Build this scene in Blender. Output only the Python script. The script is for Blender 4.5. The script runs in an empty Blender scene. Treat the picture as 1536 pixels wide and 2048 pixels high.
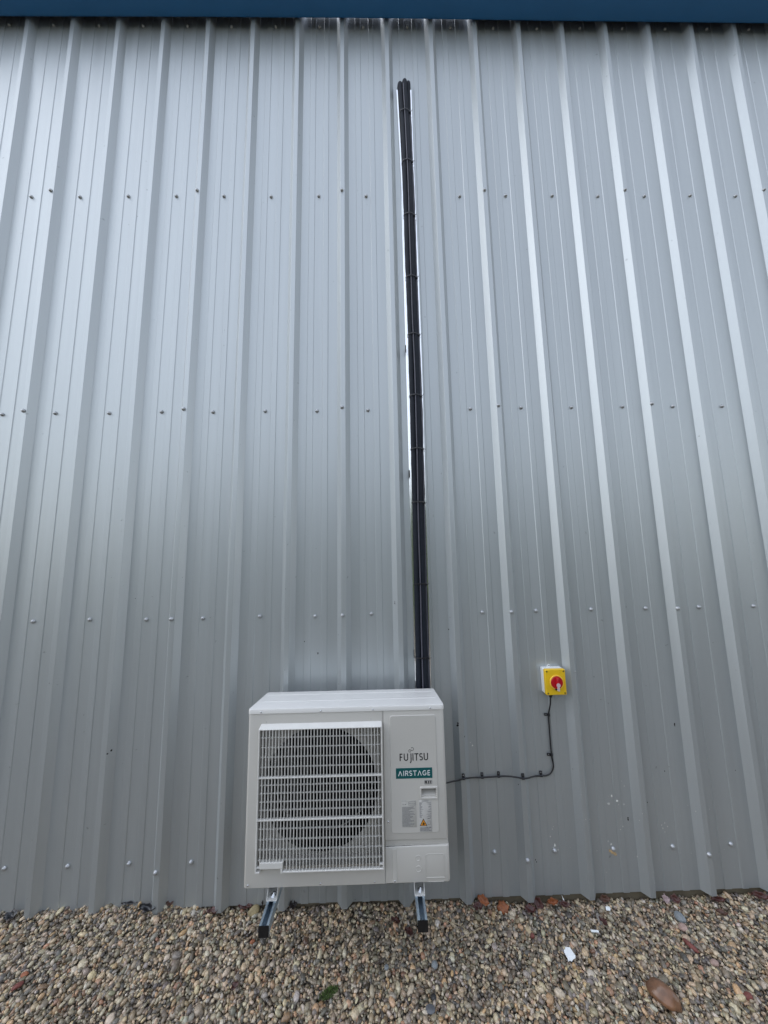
import bpy, bmesh, math, random
import numpy as np
from mathutils import Vector, Matrix

random.seed(7)
rng = np.random.default_rng(11)
S = bpy.context.scene
C = S.collection

# ------------------------------------------------------------------ camera
cam_d = bpy.data.cameras.new('camera')
cam = bpy.data.objects.new('camera', cam_d)
C.objects.link(cam)
YAW, PITCH, ROLL = 0.01509, 0.12213, -0.01808
fw = Vector((math.sin(YAW) * math.cos(PITCH), math.cos(YAW) * math.cos(PITCH), math.sin(PITCH)))
r0 = Vector((math.cos(YAW), -math.sin(YAW), 0))
u0 = r0.cross(fw)
rt = r0 * math.cos(ROLL) + u0 * math.sin(ROLL)
up = u0 * math.cos(ROLL) - r0 * math.sin(ROLL)
M4 = Matrix.Identity(4)
for i in range(3):
    M4[i][0] = rt[i]; M4[i][1] = up[i]; M4[i][2] = -fw[i]
M4.translation = Vector((0.2254, -1.9925, 1.9007))
cam.matrix_world = M4
cam_d.sensor_fit = 'VERTICAL'
cam_d.sensor_height = 36.0
cam_d.lens = 642.83 / 2048 * 36.0
cam_d.clip_start = 0.02
cam_d.clip_end = 2000
S.camera = cam

# ------------------------------------------------------------------ world, sun, exposure
SUN_EL, SUN_AZ = math.radians(42), math.radians(-91)      # azimuth measured from +Y towards +X
w = bpy.data.worlds.new('World'); S.world = w; w.use_nodes = True
nt = w.node_tree; nt.nodes.clear()
N = nt.nodes.new; L = nt.links.new
sky = N('ShaderNodeTexSky'); sky.sky_type = 'NISHITA'; sky.sun_disc = False
sky.sun_elevation = SUN_EL; sky.sun_rotation = SUN_AZ
sky.air_density = 1.0; sky.dust_density = 0.2; sky.ozone_density = 1.0
bw = N('ShaderNodeRGBToBW'); L(sky.outputs[0], bw.inputs[0])
mixc = N('ShaderNodeMix'); mixc.data_type = 'RGBA'; mixc.inputs[0].default_value = 0.74
L(sky.outputs[0], mixc.inputs[6]); L(bw.outputs[0], mixc.inputs[7])
# overcast sky: brightness rises evenly from horizon to zenith (1 + 2 sin elevation) / 3
tc = N('ShaderNodeTexCoord'); sep = N('ShaderNodeSeparateXYZ'); L(tc.outputs['Generated'], sep.inputs[0])
mr = N('ShaderNodeMapRange'); mr.inputs[1].default_value = 0; mr.inputs[2].default_value = 1
mr.inputs[3].default_value = 1.4; mr.inputs[4].default_value = 6.4
L(sep.outputs['Z'], mr.inputs[0])
mul = N('ShaderNodeMix'); mul.data_type = 'RGBA'; mul.blend_type = 'MULTIPLY'; mul.inputs[0].default_value = 1
L(mixc.outputs[2], mul.inputs[6]); L(mr.outputs[0], mul.inputs[7])
bg = N('ShaderNodeBackground'); bg.inputs[1].default_value = 0.13
L(mul.outputs[2], bg.inputs[0])
wo = N('ShaderNodeOutputWorld'); L(bg.outputs[0], wo.inputs[0])

sd = bpy.data.lights.new('sun', 'SUN'); sun = bpy.data.objects.new('sun', sd); C.objects.link(sun)
sd.energy = 0.75; sd.angle = math.radians(55); sd.color = (1.0, 0.98, 0.95)
sdir = Vector((math.sin(SUN_AZ) * math.cos(SUN_EL), math.cos(SUN_AZ) * math.cos(SUN_EL), math.sin(SUN_EL)))
sun.rotation_euler = sdir.to_track_quat('Z', 'Y').to_euler()
sun.location = (-6, -6, 9)

S.view_settings.view_transform = 'Standard'
S.view_settings.look = 'None'
S.view_settings.exposure = 0.2
S.view_settings.gamma = 1.0
S.view_settings.use_curve_mapping = False

# ------------------------------------------------------------------ materials
def srgb(r, g, b):
    f = lambda c: (c / 255 / 12.92) if c / 255 <= 0.04045 else ((c / 255 + 0.055) / 1.055) ** 2.4
    return (f(r), f(g), f(b), 1)

def mat(name, col, rough=0.5, metal=0.0, spec=0.5, var=0.06, vscale=8.0, bump=0.0, bscale=200.0, coat=0.0, stretch=None):
    m = bpy.data.materials.new(name); m.use_nodes = True
    t = m.node_tree; b = t.nodes['Principled BSDF']
    b.inputs['Roughness'].default_value = rough; b.inputs['Metallic'].default_value = metal
    b.inputs['Specular IOR Level'].default_value = spec
    b.inputs['Coat Weight'].default_value = coat
    tcx = t.nodes.new('ShaderNodeTexCoord'); src = tcx.outputs['Object']
    if stretch:
        mp = t.nodes.new('ShaderNodeMapping'); mp.inputs['Scale'].default_value = stretch
        t.links.new(src, mp.inputs[0]); src = mp.outputs[0]
    nz = t.nodes.new('ShaderNodeTexNoise'); nz.inputs['Scale'].default_value = vscale; nz.inputs['Detail'].default_value = 5
    t.links.new(src, nz.inputs['Vector'])
    rp = t.nodes.new('ShaderNodeMapRange'); rp.inputs[1].default_value = 0.3; rp.inputs[2].default_value = 0.7
    rp.inputs[3].default_value = 1 - var; rp.inputs[4].default_value = 1 + var
    t.links.new(nz.outputs[0], rp.inputs[0])
    mx = t.nodes.new('ShaderNodeMix'); mx.data_type = 'RGBA'; mx.blend_type = 'MULTIPLY'; mx.inputs[0].default_value = 1
    mx.inputs[6].default_value = col
    t.links.new(rp.outputs[0], mx.inputs[7]); t.links.new(mx.outputs[2], b.inputs['Base Color'])
    if bump:
        n2 = t.nodes.new('ShaderNodeTexNoise'); n2.inputs['Scale'].default_value = bscale; n2.inputs['Detail'].default_value = 3
        t.links.new(src, n2.inputs['Vector'])
        bp = t.nodes.new('ShaderNodeBump'); bp.inputs['Strength'].default_value = bump; bp.inputs['Distance'].default_value = 0.002
        t.links.new(n2.outputs[0], bp.inputs['Height']); t.links.new(bp.outputs[0], b.inputs['Normal'])
    return m

def clad_material():
    m = bpy.data.materials.new('silver_cladding'); m.use_nodes = True
    t = m.node_tree; b = t.nodes['Principled BSDF']; n = t.nodes.new; l = t.links.new
    b.inputs['Metallic'].default_value = 0.58
    tcx = n('ShaderNodeTexCoord')
    # faint vertical weather streaks
    mp = n('ShaderNodeMapping'); mp.inputs['Scale'].default_value = (14, 14, 0.5); l(tcx.outputs['Object'], mp.inputs[0])
    st = n('ShaderNodeTexNoise'); st.inputs['Scale'].default_value = 1.0; st.inputs['Detail'].default_value = 5; l(mp.outputs[0], st.inputs['Vector'])
    rp = n('ShaderNodeMapRange'); rp.inputs[1].default_value = .3; rp.inputs[2].default_value = .7; rp.inputs[3].default_value = .95; rp.inputs[4].default_value = 1.04
    l(st.outputs[0], rp.inputs[0])
    # fine metallic flake
    fl = n('ShaderNodeTexNoise'); fl.inputs['Scale'].default_value = 900; fl.inputs['Detail'].default_value = 1; l(tcx.outputs['Object'], fl.inputs['Vector'])
    rp2 = n('ShaderNodeMapRange'); rp2.inputs[1].default_value = .3; rp2.inputs[2].default_value = .7; rp2.inputs[3].default_value = .95; rp2.inputs[4].default_value = 1.05
    l(fl.outputs[0], rp2.inputs[0])
    mm = n('ShaderNodeMath'); mm.operation = 'MULTIPLY'; l(rp.outputs[0], mm.inputs[0]); l(rp2.outputs[0], mm.inputs[1])
    # small scuffs and marks of dirt
    vo = n('ShaderNodeTexNoise'); vo.inputs['Scale'].default_value = 26; vo.inputs['Detail'].default_value = 2; l(tcx.outputs['Object'], vo.inputs['Vector'])
    r3 = n('ShaderNodeMapRange'); r3.inputs[1].default_value = .735; r3.inputs[2].default_value = .77; r3.inputs[3].default_value = 1; r3.inputs[4].default_value = .72
    l(vo.outputs[0], r3.inputs[0])
    m3 = n('ShaderNodeMath'); m3.operation = 'MULTIPLY'; l(mm.outputs[0], m3.inputs[0]); l(r3.outputs[0], m3.inputs[1])
    mx = n('ShaderNodeMix'); mx.data_type = 'RGBA'; mx.blend_type = 'MULTIPLY'; mx.inputs[0].default_value = 1
    mx.inputs[6].default_value = (0.440, 0.468, 0.478, 1); l(m3.outputs[0], mx.inputs[7]); l(mx.outputs[2], b.inputs['Base Color'])
    rr = n('ShaderNodeMapRange'); rr.inputs[3].default_value = .38; rr.inputs[4].default_value = .49; l(st.outputs[0], rr.inputs[0]); l(rr.outputs[0], b.inputs['Roughness'])
    # slight waviness of the thin sheet and emboss grain
    mp2 = n('ShaderNodeMapping'); mp2.inputs['Scale'].default_value = (9, 9, 0.9); l(tcx.outputs['Object'], mp2.inputs[0])
    wv = n('ShaderNodeTexNoise'); wv.inputs['Scale'].default_value = 1; wv.inputs['Detail'].default_value = 1; l(mp2.outputs[0], wv.inputs['Vector'])
    bp = n('ShaderNodeBump'); bp.inputs['Strength'].default_value = .25; bp.inputs['Distance'].default_value = .006; l(wv.outputs[0], bp.inputs['Height'])
    bp2 = n('ShaderNodeBump'); bp2.inputs['Strength'].default_value = .10; bp2.inputs['Distance'].default_value = .001
    l(fl.outputs[0], bp2.inputs['Height']); l(bp.outputs[0], bp2.inputs['Normal']); l(bp2.outputs[0], b.inputs['Normal'])
    return m

def pebble_material():
    m = bpy.data.materials.new('pebble_mix'); m.use_nodes = True
    t = m.node_tree; b = t.nodes['Principled BSDF']; n = t.nodes.new; l = t.links.new
    at = n('ShaderNodeAttribute'); at.attribute_name = 'Col'
    tcx = n('ShaderNodeTexCoord')
    nz = n('ShaderNodeTexNoise'); nz.inputs['Scale'].default_value = 160; nz.inputs['Detail'].default_value = 4; l(tcx.outputs['Object'], nz.inputs['Vector'])
    rp = n('ShaderNodeMapRange'); rp.inputs[1].default_value = .3; rp.inputs[2].default_value = .7; rp.inputs[3].default_value = .72; rp.inputs[4].default_value = 1.28
    l(nz.outputs[0], rp.inputs[0])
    mx = n('ShaderNodeMix'); mx.data_type = 'RGBA'; mx.blend_type = 'MULTIPLY'; mx.inputs[0].default_value = 1
    l(at.outputs['Color'], mx.inputs[6]); l(rp.outputs[0], mx.inputs[7]); l(mx.outputs[2], b.inputs['Base Color'])
    b.inputs['Roughness'].default_value = .34
    b.inputs['Specular IOR Level'].default_value = .5
    return m

def ground_material():
    m = bpy.data.materials.new('gravel_bed'); m.use_nodes = True
    t = m.node_tree; b = t.nodes['Principled BSDF']; n = t.nodes.new; l = t.links.new
    tcx = n('ShaderNodeTexCoord')
    vo = n('ShaderNodeTexVoronoi'); vo.inputs['Scale'].default_value = 55; l(tcx.outputs['Object'], vo.inputs['Vector'])
    cr = n('ShaderNodeValToRGB'); e = cr.color_ramp.elements
    e[0].color = (.03, .025, .02, 1); e[1].color = (.24, .20, .15, 1)
    sp = n('ShaderNodeSeparateColor'); l(vo.outputs['Color'], sp.inputs[0]); l(sp.outputs[0], cr.inputs[0])
    l(cr.outputs[0], b.inputs['Base Color'])
    b.inputs['Roughness'].default_value = .8
    bp = n('ShaderNodeBump'); bp.inputs['Strength'].default_value = .9; bp.inputs['Distance'].default_value = .012; bp.invert = True
    l(vo.outputs['Distance'], bp.inputs['Height']); l(bp.outputs[0], b.inputs['Normal'])
    return m

MT = dict(
    clad=clad_material(), pebble=pebble_material(), ground=ground_material(),
    blue=mat('blue_gutter_paint', (0.030, 0.19, 0.46, 1), .35, 0, .5, .05, 3),
    concrete=mat('damp_concrete', (0.15, 0.125, 0.085, 1), .9, 0, .3, .25, 14, .4, 60),
    dark=mat('dark_backing', (0.02, 0.02, 0.02, 1), .9, 0, .2),
    screw=mat('screw_steel', (0.42, 0.43, 0.44, 1), .38, .6, .5, .12, 60),
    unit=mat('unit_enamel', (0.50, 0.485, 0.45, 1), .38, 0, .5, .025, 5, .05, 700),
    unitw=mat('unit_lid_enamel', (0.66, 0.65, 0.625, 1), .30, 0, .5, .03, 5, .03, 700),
    grille=mat('grille_plastic', (0.62, 0.61, 0.58, 1), .45, 0, .5, .03, 20),
    black=mat('black_cavity', (0.006, 0.006, 0.007, 1), .6, 0, .3),
    fan=mat('fan_plastic', (0.005, 0.005, 0.006, 1), .7, 0, .12),
    foam=mat('pipe_foam', (0.012, 0.015, 0.022, 1), .60, 0, .18, .15, 40, .25, 260),
    wire=mat('grey_control_cable', (0.075, 0.075, 0.095, 1), .4, 0, .4, .1, 30),
    tie=mat('cable_tie_nylon', (0.012, 0.012, 0.014, 1), .3, 0, .5),
    tray=mat('tray_bright_metal', (0.95, 0.96, 0.96, 1), .18, 1.0, .6, .03, 30),
    zinc=mat('zinc_strut', (0.46, 0.57, 0.66, 1), .34, .75, .5, .12, 45, .15, 300),
    bolt=mat('bright_bolt', (0.60, 0.62, 0.65, 1), .25, .9, .5, .1, 90),
    foot=mat('foot_paint', (0.66, 0.66, 0.64, 1), .4, .1, .5, .05, 30),
    cap=mat('black_cap', (0.008, 0.008, 0.009, 1), .5, 0, .4),
    ink=mat('black_ink', (0.008, 0.008, 0.010, 1), .5, 0, .4),
    teal=mat('teal_badge', (0.0, 0.078, 0.080, 1), .4, 0, .5, .04),
    white=mat('white_print', (0.80, 0.82, 0.82, 1), .5, 0, .4),
    greyp=mat('grey_print', (0.21, 0.21, 0.21, 1), .6, 0, .3, .3, 300),
    label1=mat('label_grey', (0.44, 0.43, 0.40, 1), .5, 0, .4, .05, 60),
    label2=mat('label_silver', (0.47, 0.46, 0.44, 1), .45, 0, .4, .05, 60),
    orange=mat('hazard_orange', (0.75, 0.30, 0.02, 1), .5, 0, .4),
    yellow=mat('isolator_yellow', (0.72, 0.46, 0.012, 1), .38, 0, .5, .05, 30),
    iyring=mat('isolator_ring_yellow', (0.85, 0.55, 0.06, 1), .35, 0, .5),
    ibase=mat('isolator_pale_grey', (0.70, 0.71, 0.70, 1), .45, 0, .5, .04, 30),
    red=mat('isolator_red', (0.42, 0.004, 0.012, 1), .28, 0, .5),
    ltab=mat('isolator_pointer', (0.50, 0.42, 0.44, 1), .4, 0, .5),
    pvc=mat('black_pvc_cable', (0.010, 0.010, 0.012, 1), .32, 0, .5),
    leaf_or=mat('leaf_orange', (0.26, 0.085, 0.030, 1), .5, 0, .5, .35, 60, .5, 120),
    leaf_red=mat('leaf_dark_red', (0.058, 0.017, 0.012, 1), .4, 0, .5, .4, 60, .5, 120),
    leaf_br=mat('leaf_brown', (0.075, 0.032, 0.018, 1), .5, 0, .5, .4, 60, .5, 120),
    leaf_pk=mat('leaf_pale_pink', (0.34, 0.25, 0.24, 1), .45, 0, .5, .25, 60, .5, 120),
    leaf_dk=mat('leaf_black', (0.016, 0.010, 0.010, 1), .5, 0, .4, .3, 60),
    bag=mat('black_film', (0.010, 0.010, 0.012, 1), .28, 0, .6, .2, 50, .6, 60),
    paper=mat('white_scrap', (0.78, 0.80, 0.80, 1), .6, 0, .4, .03, 30),
    st_brown=mat('stone_brown', (0.17, 0.085, 0.045, 1), .28, 0, .5, .40, 26, .3, 90),
    st_tan=mat('stone_tan', (0.30, 0.24, 0.13, 1), .6, 0, .4, .35, 30, .3, 120),
    st_orange=mat('stone_orange', (0.30, 0.11, 0.055, 1), .6, 0, .4, .25, 40, .3, 120),
    st_red=mat('stone_brick_red', (0.17, 0.055, 0.045, 1), .7, 0, .4, .3, 40, .3, 120),
    st_slate=mat('stone_slate', (0.10, 0.105, 0.115, 1), .6, 0, .4, .2, 40, .2, 120),
    st_blue=mat('stone_blue_grey', (0.20, 0.22, 0.23, 1), .5, 0, .5, .25, 40, .2, 120),
    st_dark=mat('stone_black', (0.018, 0.018, 0.020, 1), .5, 0, .5, .2, 40),
    st_pink=mat('stone_pink', (0.36, 0.25, 0.21, 1), .6, 0, .4, .25, 40, .2, 120),
    moss=mat('moss_green', (0.050, 0.085, 0.018, 1), .8, 0, .3, .5, 90),
    straw=mat('dry_straw', (0.34, 0.27, 0.17, 1), .6, 0, .4, .25, 60),
    dropping=mat('fleck_white', (0.72, 0.72, 0.68, 1), .7, 0, .3, .1, 60),
    dropping_tan=mat('fleck_tan', (0.50, 0.36, 0.20, 1), .7, 0, .3, .2, 60),
)

# ------------------------------------------------------------------ helpers
def add(name, me, material, parent=None, smooth=False, loc=None):
    o = bpy.data.objects.new(name, me); C.objects.link(o)
    if material is not None and len(me.materials) == 0: me.materials.append(material)
    if smooth:
        me.polygons.foreach_set('use_smooth', [True] * len(me.polygons))
    if parent is not None: o.parent = parent
    if loc is not None: o.location = loc
    return o

def pydata(name, v, f, material, parent=None, smooth=False, loc=None):
    me = bpy.data.meshes.new(name); me.from_pydata(v, [], f); me.validate(); me.update()
    return add(name, me, material, parent, smooth, loc)

def frombm(name, bm, material, parent=None, smooth=False, loc=None):
    me = bpy.data.meshes.new(name); bmesh.ops.recalc_face_normals(bm, faces=bm.faces); bm.to_mesh(me); bm.free()
    return add(name, me, material, parent, smooth, loc)

def autosmooth(o, deg=35):
    me = o.data; bm = bmesh.new(); bm.from_mesh(me)
    for f in bm.faces: f.smooth = True
    for e in bm.edges:
        if len(e.link_faces) == 2 and e.calc_face_angle(0) > math.radians(deg): e.smooth = False
    bm.to_mesh(me); bm.free()
    return o

def empty(name, loc, label, cat, group=None):
    o = bpy.data.objects.new(name, None); C.objects.link(o); o.location = loc; o.empty_display_size = .05
    tag(o, label, cat, group); return o

def tag(o, label, cat, group=None, kind=None):
    o['label'] = label; o['category'] = cat
    if group: o['group'] = group
    if kind: o['kind'] = kind
    return o

def bm_box(bm, x0, x1, y0, y1, z0, z1):
    r = bmesh.ops.create_cube(bm, size=1)
    for v in r['verts']:
        v.co = Vector(((x0 + x1) / 2 + v.co.x * (x1 - x0), (y0 + y1) / 2 + v.co.y * (y1 - y0), (z0 + z1) / 2 + v.co.z * (z1 - z0)))
    return r['verts']

def box(name, x0, x1, y0, y1, z0, z1, material, parent=None, bev=0.0, seg=2, org=(0, 0, 0)):
    bm = bmesh.new(); bm_box(bm, x0 - org[0], x1 - org[0], y0 - org[1], y1 - org[1], z0 - org[2], z1 - org[2])
    if bev: bmesh.ops.bevel(bm, geom=list(bm.edges), offset=bev, segments=seg, profile=.5, affect='EDGES')
    o = frombm(name, bm, material, parent)
    return autosmooth(o) if bev else o

def bm_prism(bm, pts, y0, y1):
    """pts: (x, z) outline counter-clockwise seen from -Y; extruded from y0 (front) to y1."""
    a = [bm.verts.new((x, y0, z)) for x, z in pts]; b = [bm.verts.new((x, y1, z)) for x, z in pts]
    n = len(pts)
    bm.faces.new(a); bm.faces.new(list(reversed(b)))
    for i in range(n): bm.faces.new((a[i], b[i], b[(i + 1) % n], a[(i + 1) % n]))
    return a, b

def rrect(x0, x1, z0, z1, r, seg=5):
    r = min(r, (x1 - x0) / 2, (z1 - z0) / 2); p = []
    for cx, cz, a0 in ((x1 - r, z0 + r, -90), (x1 - r, z1 - r, 0), (x0 + r, z1 - r, 90), (x0 + r, z0 + r, 180)):
        for k in range(seg + 1):
            a = math.radians(a0 + 90 * k / seg); p.append((cx + r * math.cos(a), cz + r * math.sin(a)))
    return p

def plate(name, x0, x1, z0, z1, yf, depth, r, bev, material, parent, org):
    """rounded plate whose front edge is chamfered by bev"""
    bm = bmesh.new()
    outer = rrect(x0, x1, z0, z1, r); inner = rrect(x0 + bev, x1 - bev, z0 + bev, z1 - bev, max(r - bev, .0005))
    n = len(outer)
    A = [bm.verts.new((x - org[0], yf - org[1], z - org[2])) for x, z in inner]
    B = [bm.verts.new((x - org[0], yf + bev - org[1], z - org[2])) for x, z in outer]
    D = [bm.verts.new((x - org[0], yf + depth - org[1], z - org[2])) for x, z in outer]
    bm.faces.new(A); bm.faces.new(list(reversed(D)))
    for i in range(n):
        j = (i + 1) % n
        bm.faces.new((A[i], B[i], B[j], A[j])); bm.faces.new((B[i], D[i], D[j], B[j]))
    return autosmooth(frombm(name, bm, material, parent), 40)

def tube_data(pts, rad, seg=10, closed_ends=True, squash=None):
    pts = [Vector(p) for p in pts]; n = len(pts); v = []; f = []
    rads = rad if isinstance(rad, (list, tuple)) else [rad] * n
    ref = None
    for i, p in enumerate(pts):
        t = (pts[min(i + 1, n - 1)] - pts[max(i - 1, 0)]).normalized()
        if ref is None:
            ref = Vector((0, -1, 0)) if abs(t.y) < .9 else Vector((1, 0, 0))
        a = (ref - t * ref.dot(t)).normalized(); ref = a; b = t.cross(a)
        for k in range(seg):
            th = 2 * math.pi * k / seg
            v.append(p + (a * math.cos(th) + b * math.sin(th)) * rads[i])
    for i in range(n - 1):
        for k in range(seg):
            k2 = (k + 1) % seg
            f.append((i * seg + k, i * seg + k2, (i + 1) * seg + k2, (i + 1) * seg + k))
    if closed_ends:
        f.append(tuple(reversed(range(seg)))); f.append(tuple(range((n - 1) * seg, n * seg)))
    return [tuple(p) for p in v], f

def tube(name, pts, rad, material, parent=None, seg=10, org=(0, 0, 0)):
    v, f = tube_data([Vector(p) - Vector(org) for p in pts], rad, seg)
    return autosmooth(pydata(name, v, f, material, parent), 50)

def smooth_path(pts, sub=6):
    """Catmull-Rom"""
    P = [Vector(p) for p in pts]; P = [P[0] * 2 - P[1]] + P + [P[-1] * 2 - P[-2]]; out = []
    for i in range(1, len(P) - 2):
        for k in range(sub):
            t = k / sub; a, b, c, d = P[i - 1], P[i], P[i + 1], P[i + 2]
            out.append(.5 * ((2 * b) + (c - a) * t + (2 * a - 5 * b + 4 * c - d) * t * t + (3 * b - a - 3 * c + d) * t ** 3))
    out.append(P[-2]); return out

def lathe_mesh(name, prof, seg=14):
    """profile (radius, depth towards -Y)"""
    v = []; f = []
    for r, d in prof:
        for k in range(seg):
            a = 2 * math.pi * k / seg; v.append((r * math.cos(a), -d, r * math.sin(a)))
    n = len(prof)
    for i in range(n - 1):
        for k in range(seg):
            k2 = (k + 1) % seg; f.append((i * seg + k, i * seg + k2, (i + 1) * seg + k2, (i + 1) * seg + k))
    f.append(tuple(range((n - 1) * seg, n * seg))); f.append(tuple(reversed(range(seg))))
    me = bpy.data.meshes.new(name); me.from_pydata(v, [], f); me.validate()
    me.polygons.foreach_set('use_smooth', [True] * len(me.polygons)); me.update()
    return me

def boolean_cut(o, cutters):
    for c in cutters:
        m = o.modifiers.new('cut', 'BOOLEAN'); m.operation = 'DIFFERENCE'; m.solver = 'EXACT'; m.object = c
    bpy.context.view_layer.update()
    dg = bpy.context.evaluated_depsgraph_get()
    me = bpy.data.meshes.new_from_object(o.evaluated_get(dg))
    o.modifiers.clear(); o.data = me
    for c in cutters:
        d = c.data; bpy.data.objects.remove(c); bpy.data.meshes.remove(d)
    return o

# ------------------------------------------------------------------ ground
def gz(x):
    xs = [-6, -1.9, -1.5, -1.28, -1.05, -.85, -.56, -.26, .14, .47, .74, 1.01, 1.4, 1.76, 2.1, 6]
    zs = [.03, .032, .038, .050, .044, .030, .006, .002, .008, .006, .002, -.016, -.010, -.018, -.006, -.004]
    return np.interp(x, xs, zs)
def hgt(x, y):
    k = np.clip(1 + np.asarray(y) / .45, 0, 1)
    return gz(x) * k * k + .006 * np.sin(3.1 * np.asarray(x) + 1.3) * np.sin(7 * np.asarray(y)) - .004

gv = []; gf = []
xs = np.concatenate([[-400, -60, -12], np.linspace(-6, 6.5, 64), [12, 60, 400]])
ys = np.concatenate([[-400, -60, -12], np.linspace(-4, 0.3, 26)])
for y in ys:
    for x in xs: gv.append((float(x), float(y), float(hgt(x, y)) - .022))
nx = len(xs)
for j in range(len(ys) - 1):
    for i in range(nx - 1): gf.append((j * nx + i, j * nx + i + 1, (j + 1) * nx + i + 1, (j + 1) * nx + i))
ground = pydata('ground', gv, gf, MT['ground'], smooth=True); ground['kind'] = 'structure'
ground['label'] = 'gravel bed at the foot of the clad wall'

# unseen earth mound added behind the viewer so the lower wall reflects something dark
bv = []; bf = []; bx = np.linspace(-13, 14, 60); prof_b = [(-7.2, -.1), (-8.2, 1.0), (-9.2, 2.3), (-10.3, 3.5), (-11.6, 4.2), (-13.5, 4.4), (-17, 2.0), (-20, -.1)]
for x in bx:
    e = max(0.0, min(1.0, (x - bx[0]) / 3.0, (bx[-1] - x) / 3.0)) ** .6
    for y, z in prof_b: bv.append((float(x), y + .5 * math.sin(x * .7) + .3 * math.sin(x * 1.9), (z + .1) * e * (1 + .08 * math.sin(x * 1.3)) - .1))
nb_ = len(prof_b)
for i in range(len(bx) - 1):
    for k in range(nb_ - 1): bf.append((i * nb_ + k, i * nb_ + k + 1, (i + 1) * nb_ + k + 1, (i + 1) * nb_ + k))
added_bank = pydata('unseen_dark_bank', bv, bf, mat('added_bank_grass', (.045, .06, .025, 1), .9, 0, .2, .5, 3, .8, 30), None, True); added_bank['kind'] = 'structure'

# ------------------------------------------------------------------ wall of profiled sheets
P = 1 / 3.0
RC = .006                      # rib centre offset from the screw grid
def profile_points():
    """one pitch from rib centre to rib centre: (x, proud)"""
    return [(RC, .035), (RC + .0135, .035), (RC + .0145, .0345), (RC + .0412, .0008), (RC + .0420, 0),
            (.0985, 0), (.1015, .0030), (.1385, .0030), (.1415, 0), (.1995, 0), (.2025, .0030), (.2345, .0030), (.2375, 0),
            (P + RC - .0420, 0), (P + RC - .0412, .0008), (P + RC - .0145, .0345), (P + RC - .0135, .035), (P + RC, .035)]
PR = profile_points()
def proud(x):
    """how far the sheet stands out at x"""
    t = (x - RC) % P + RC
    return float(np.interp(t, [p[0] for p in PR], [p[1] for p in PR]))

Z0, Z1 = .017, 6.02
wall = empty('clad_wall', (0, 0, Z0), 'tall wall of silver grey ribbed metal cladding behind the heat pump', 'wall')
def panel_mesh(k):
    pts = []
    for r in range(3):
        for q, (x, d) in enumerate(PR):
            if r and q == 0: continue
            pts.append((x + (3 * k + r) * P, d))
    # the left rib laps over the neighbour by a whole rib; the right edge tucks under
    x0 = 3 * k * P + RC
    pts = [(x0 - .0385, .0042), (x0 - .0145, .0357), (x0 - .0135, .0362), (x0, .0362)] + [(x, d + (.0012 if x < x0 + .044 else 0)) for x, d in pts[1:]]
    if True:
        pts = pts[:-1] + [(3 * (k + 1) * P + RC, .0345)]
    v = []; f = []; zs = np.linspace(Z0, Z1, 9)
    for x, d in pts: 
        for z in zs: v.append((x, -d, z - Z0))
    nz = len(zs)
    for i in range(len(pts) - 1):
        for j in range(nz - 1):
            f.append((i * nz + j, (i + 1) * nz + j, (i + 1) * nz + j + 1, i * nz + j + 1))
    # thickness of the sheet seen at its lower edge
    b = len(v)
    for x, d in pts: v.append((x, -d + .0012, 0.0))
    for i in range(len(pts) - 1): f.append((i * nz, b + i, b + i + 1, (i + 1) * nz))
    return v, f
for k in range(-5, 6):
    v, f = panel_mesh(k)
    pydata('cladding_panel', v, f, MT['clad'], wall)
box('backing_wall', -5.2, 6.2, .045, .25, -.2, 6.0, MT['dark'], wall, org=(0, 0, Z0))
box('plinth', -5.2, 6.2, .016, .044, -.2, .30, MT['concrete'], wall, org=(0, 0, Z0))

# screws: pan screws in rows, stitching screws on every third rib
screw_me = lathe_mesh('screw', [(.0122, 0), (.0120, .0025), (.0102, .0036), (.0098, .0072), (.0080, .0100), (.0040, .0114)], 12)
screw_me.materials.append(MT['screw'])
def screw(x, y, z):
    o = bpy.data.objects.new('screw', screw_me); C.objects.link(o); o.parent = wall
    o.location = (x, y, z - Z0); o.rotation_euler = (random.uniform(-.08, .08), random.uniform(0, 3), random.uniform(-.08, .08))
ROWS = [.235, 1.527, 2.815, 4.404, 5.885]
for z in ROWS:
    for n in range(-11, 13):
        if n == 1 and z < 5: continue          # behind the pipe tray
        if abs(z - .235) < .01 and n in (-2, -1, 0): continue   # hidden by the outdoor unit
        x = (n + .5) * P + random.uniform(-.004, .004)
        screw(x, -proud(x) - .0002, z + random.uniform(-.004, .004))
    for n in range(-9, 13, 3):
        if z > 5: continue
        if abs(z - .235) < .01 and n == 0: continue
        screw(n * P + random.uniform(-.002, .003), -.0364, z + .004 - (.020 if z < 1 else 0))
hole = lathe_mesh('small_screw', [(.0048, 0), (.0048, .0015), (.003, .0035)], 10); hole.materials.append(MT['screw'])
o = bpy.data.objects.new('small_screw', hole); C.objects.link(o); o.parent = wall; o.location = (1.352, -.0356, 1.187 - Z0)

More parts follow.
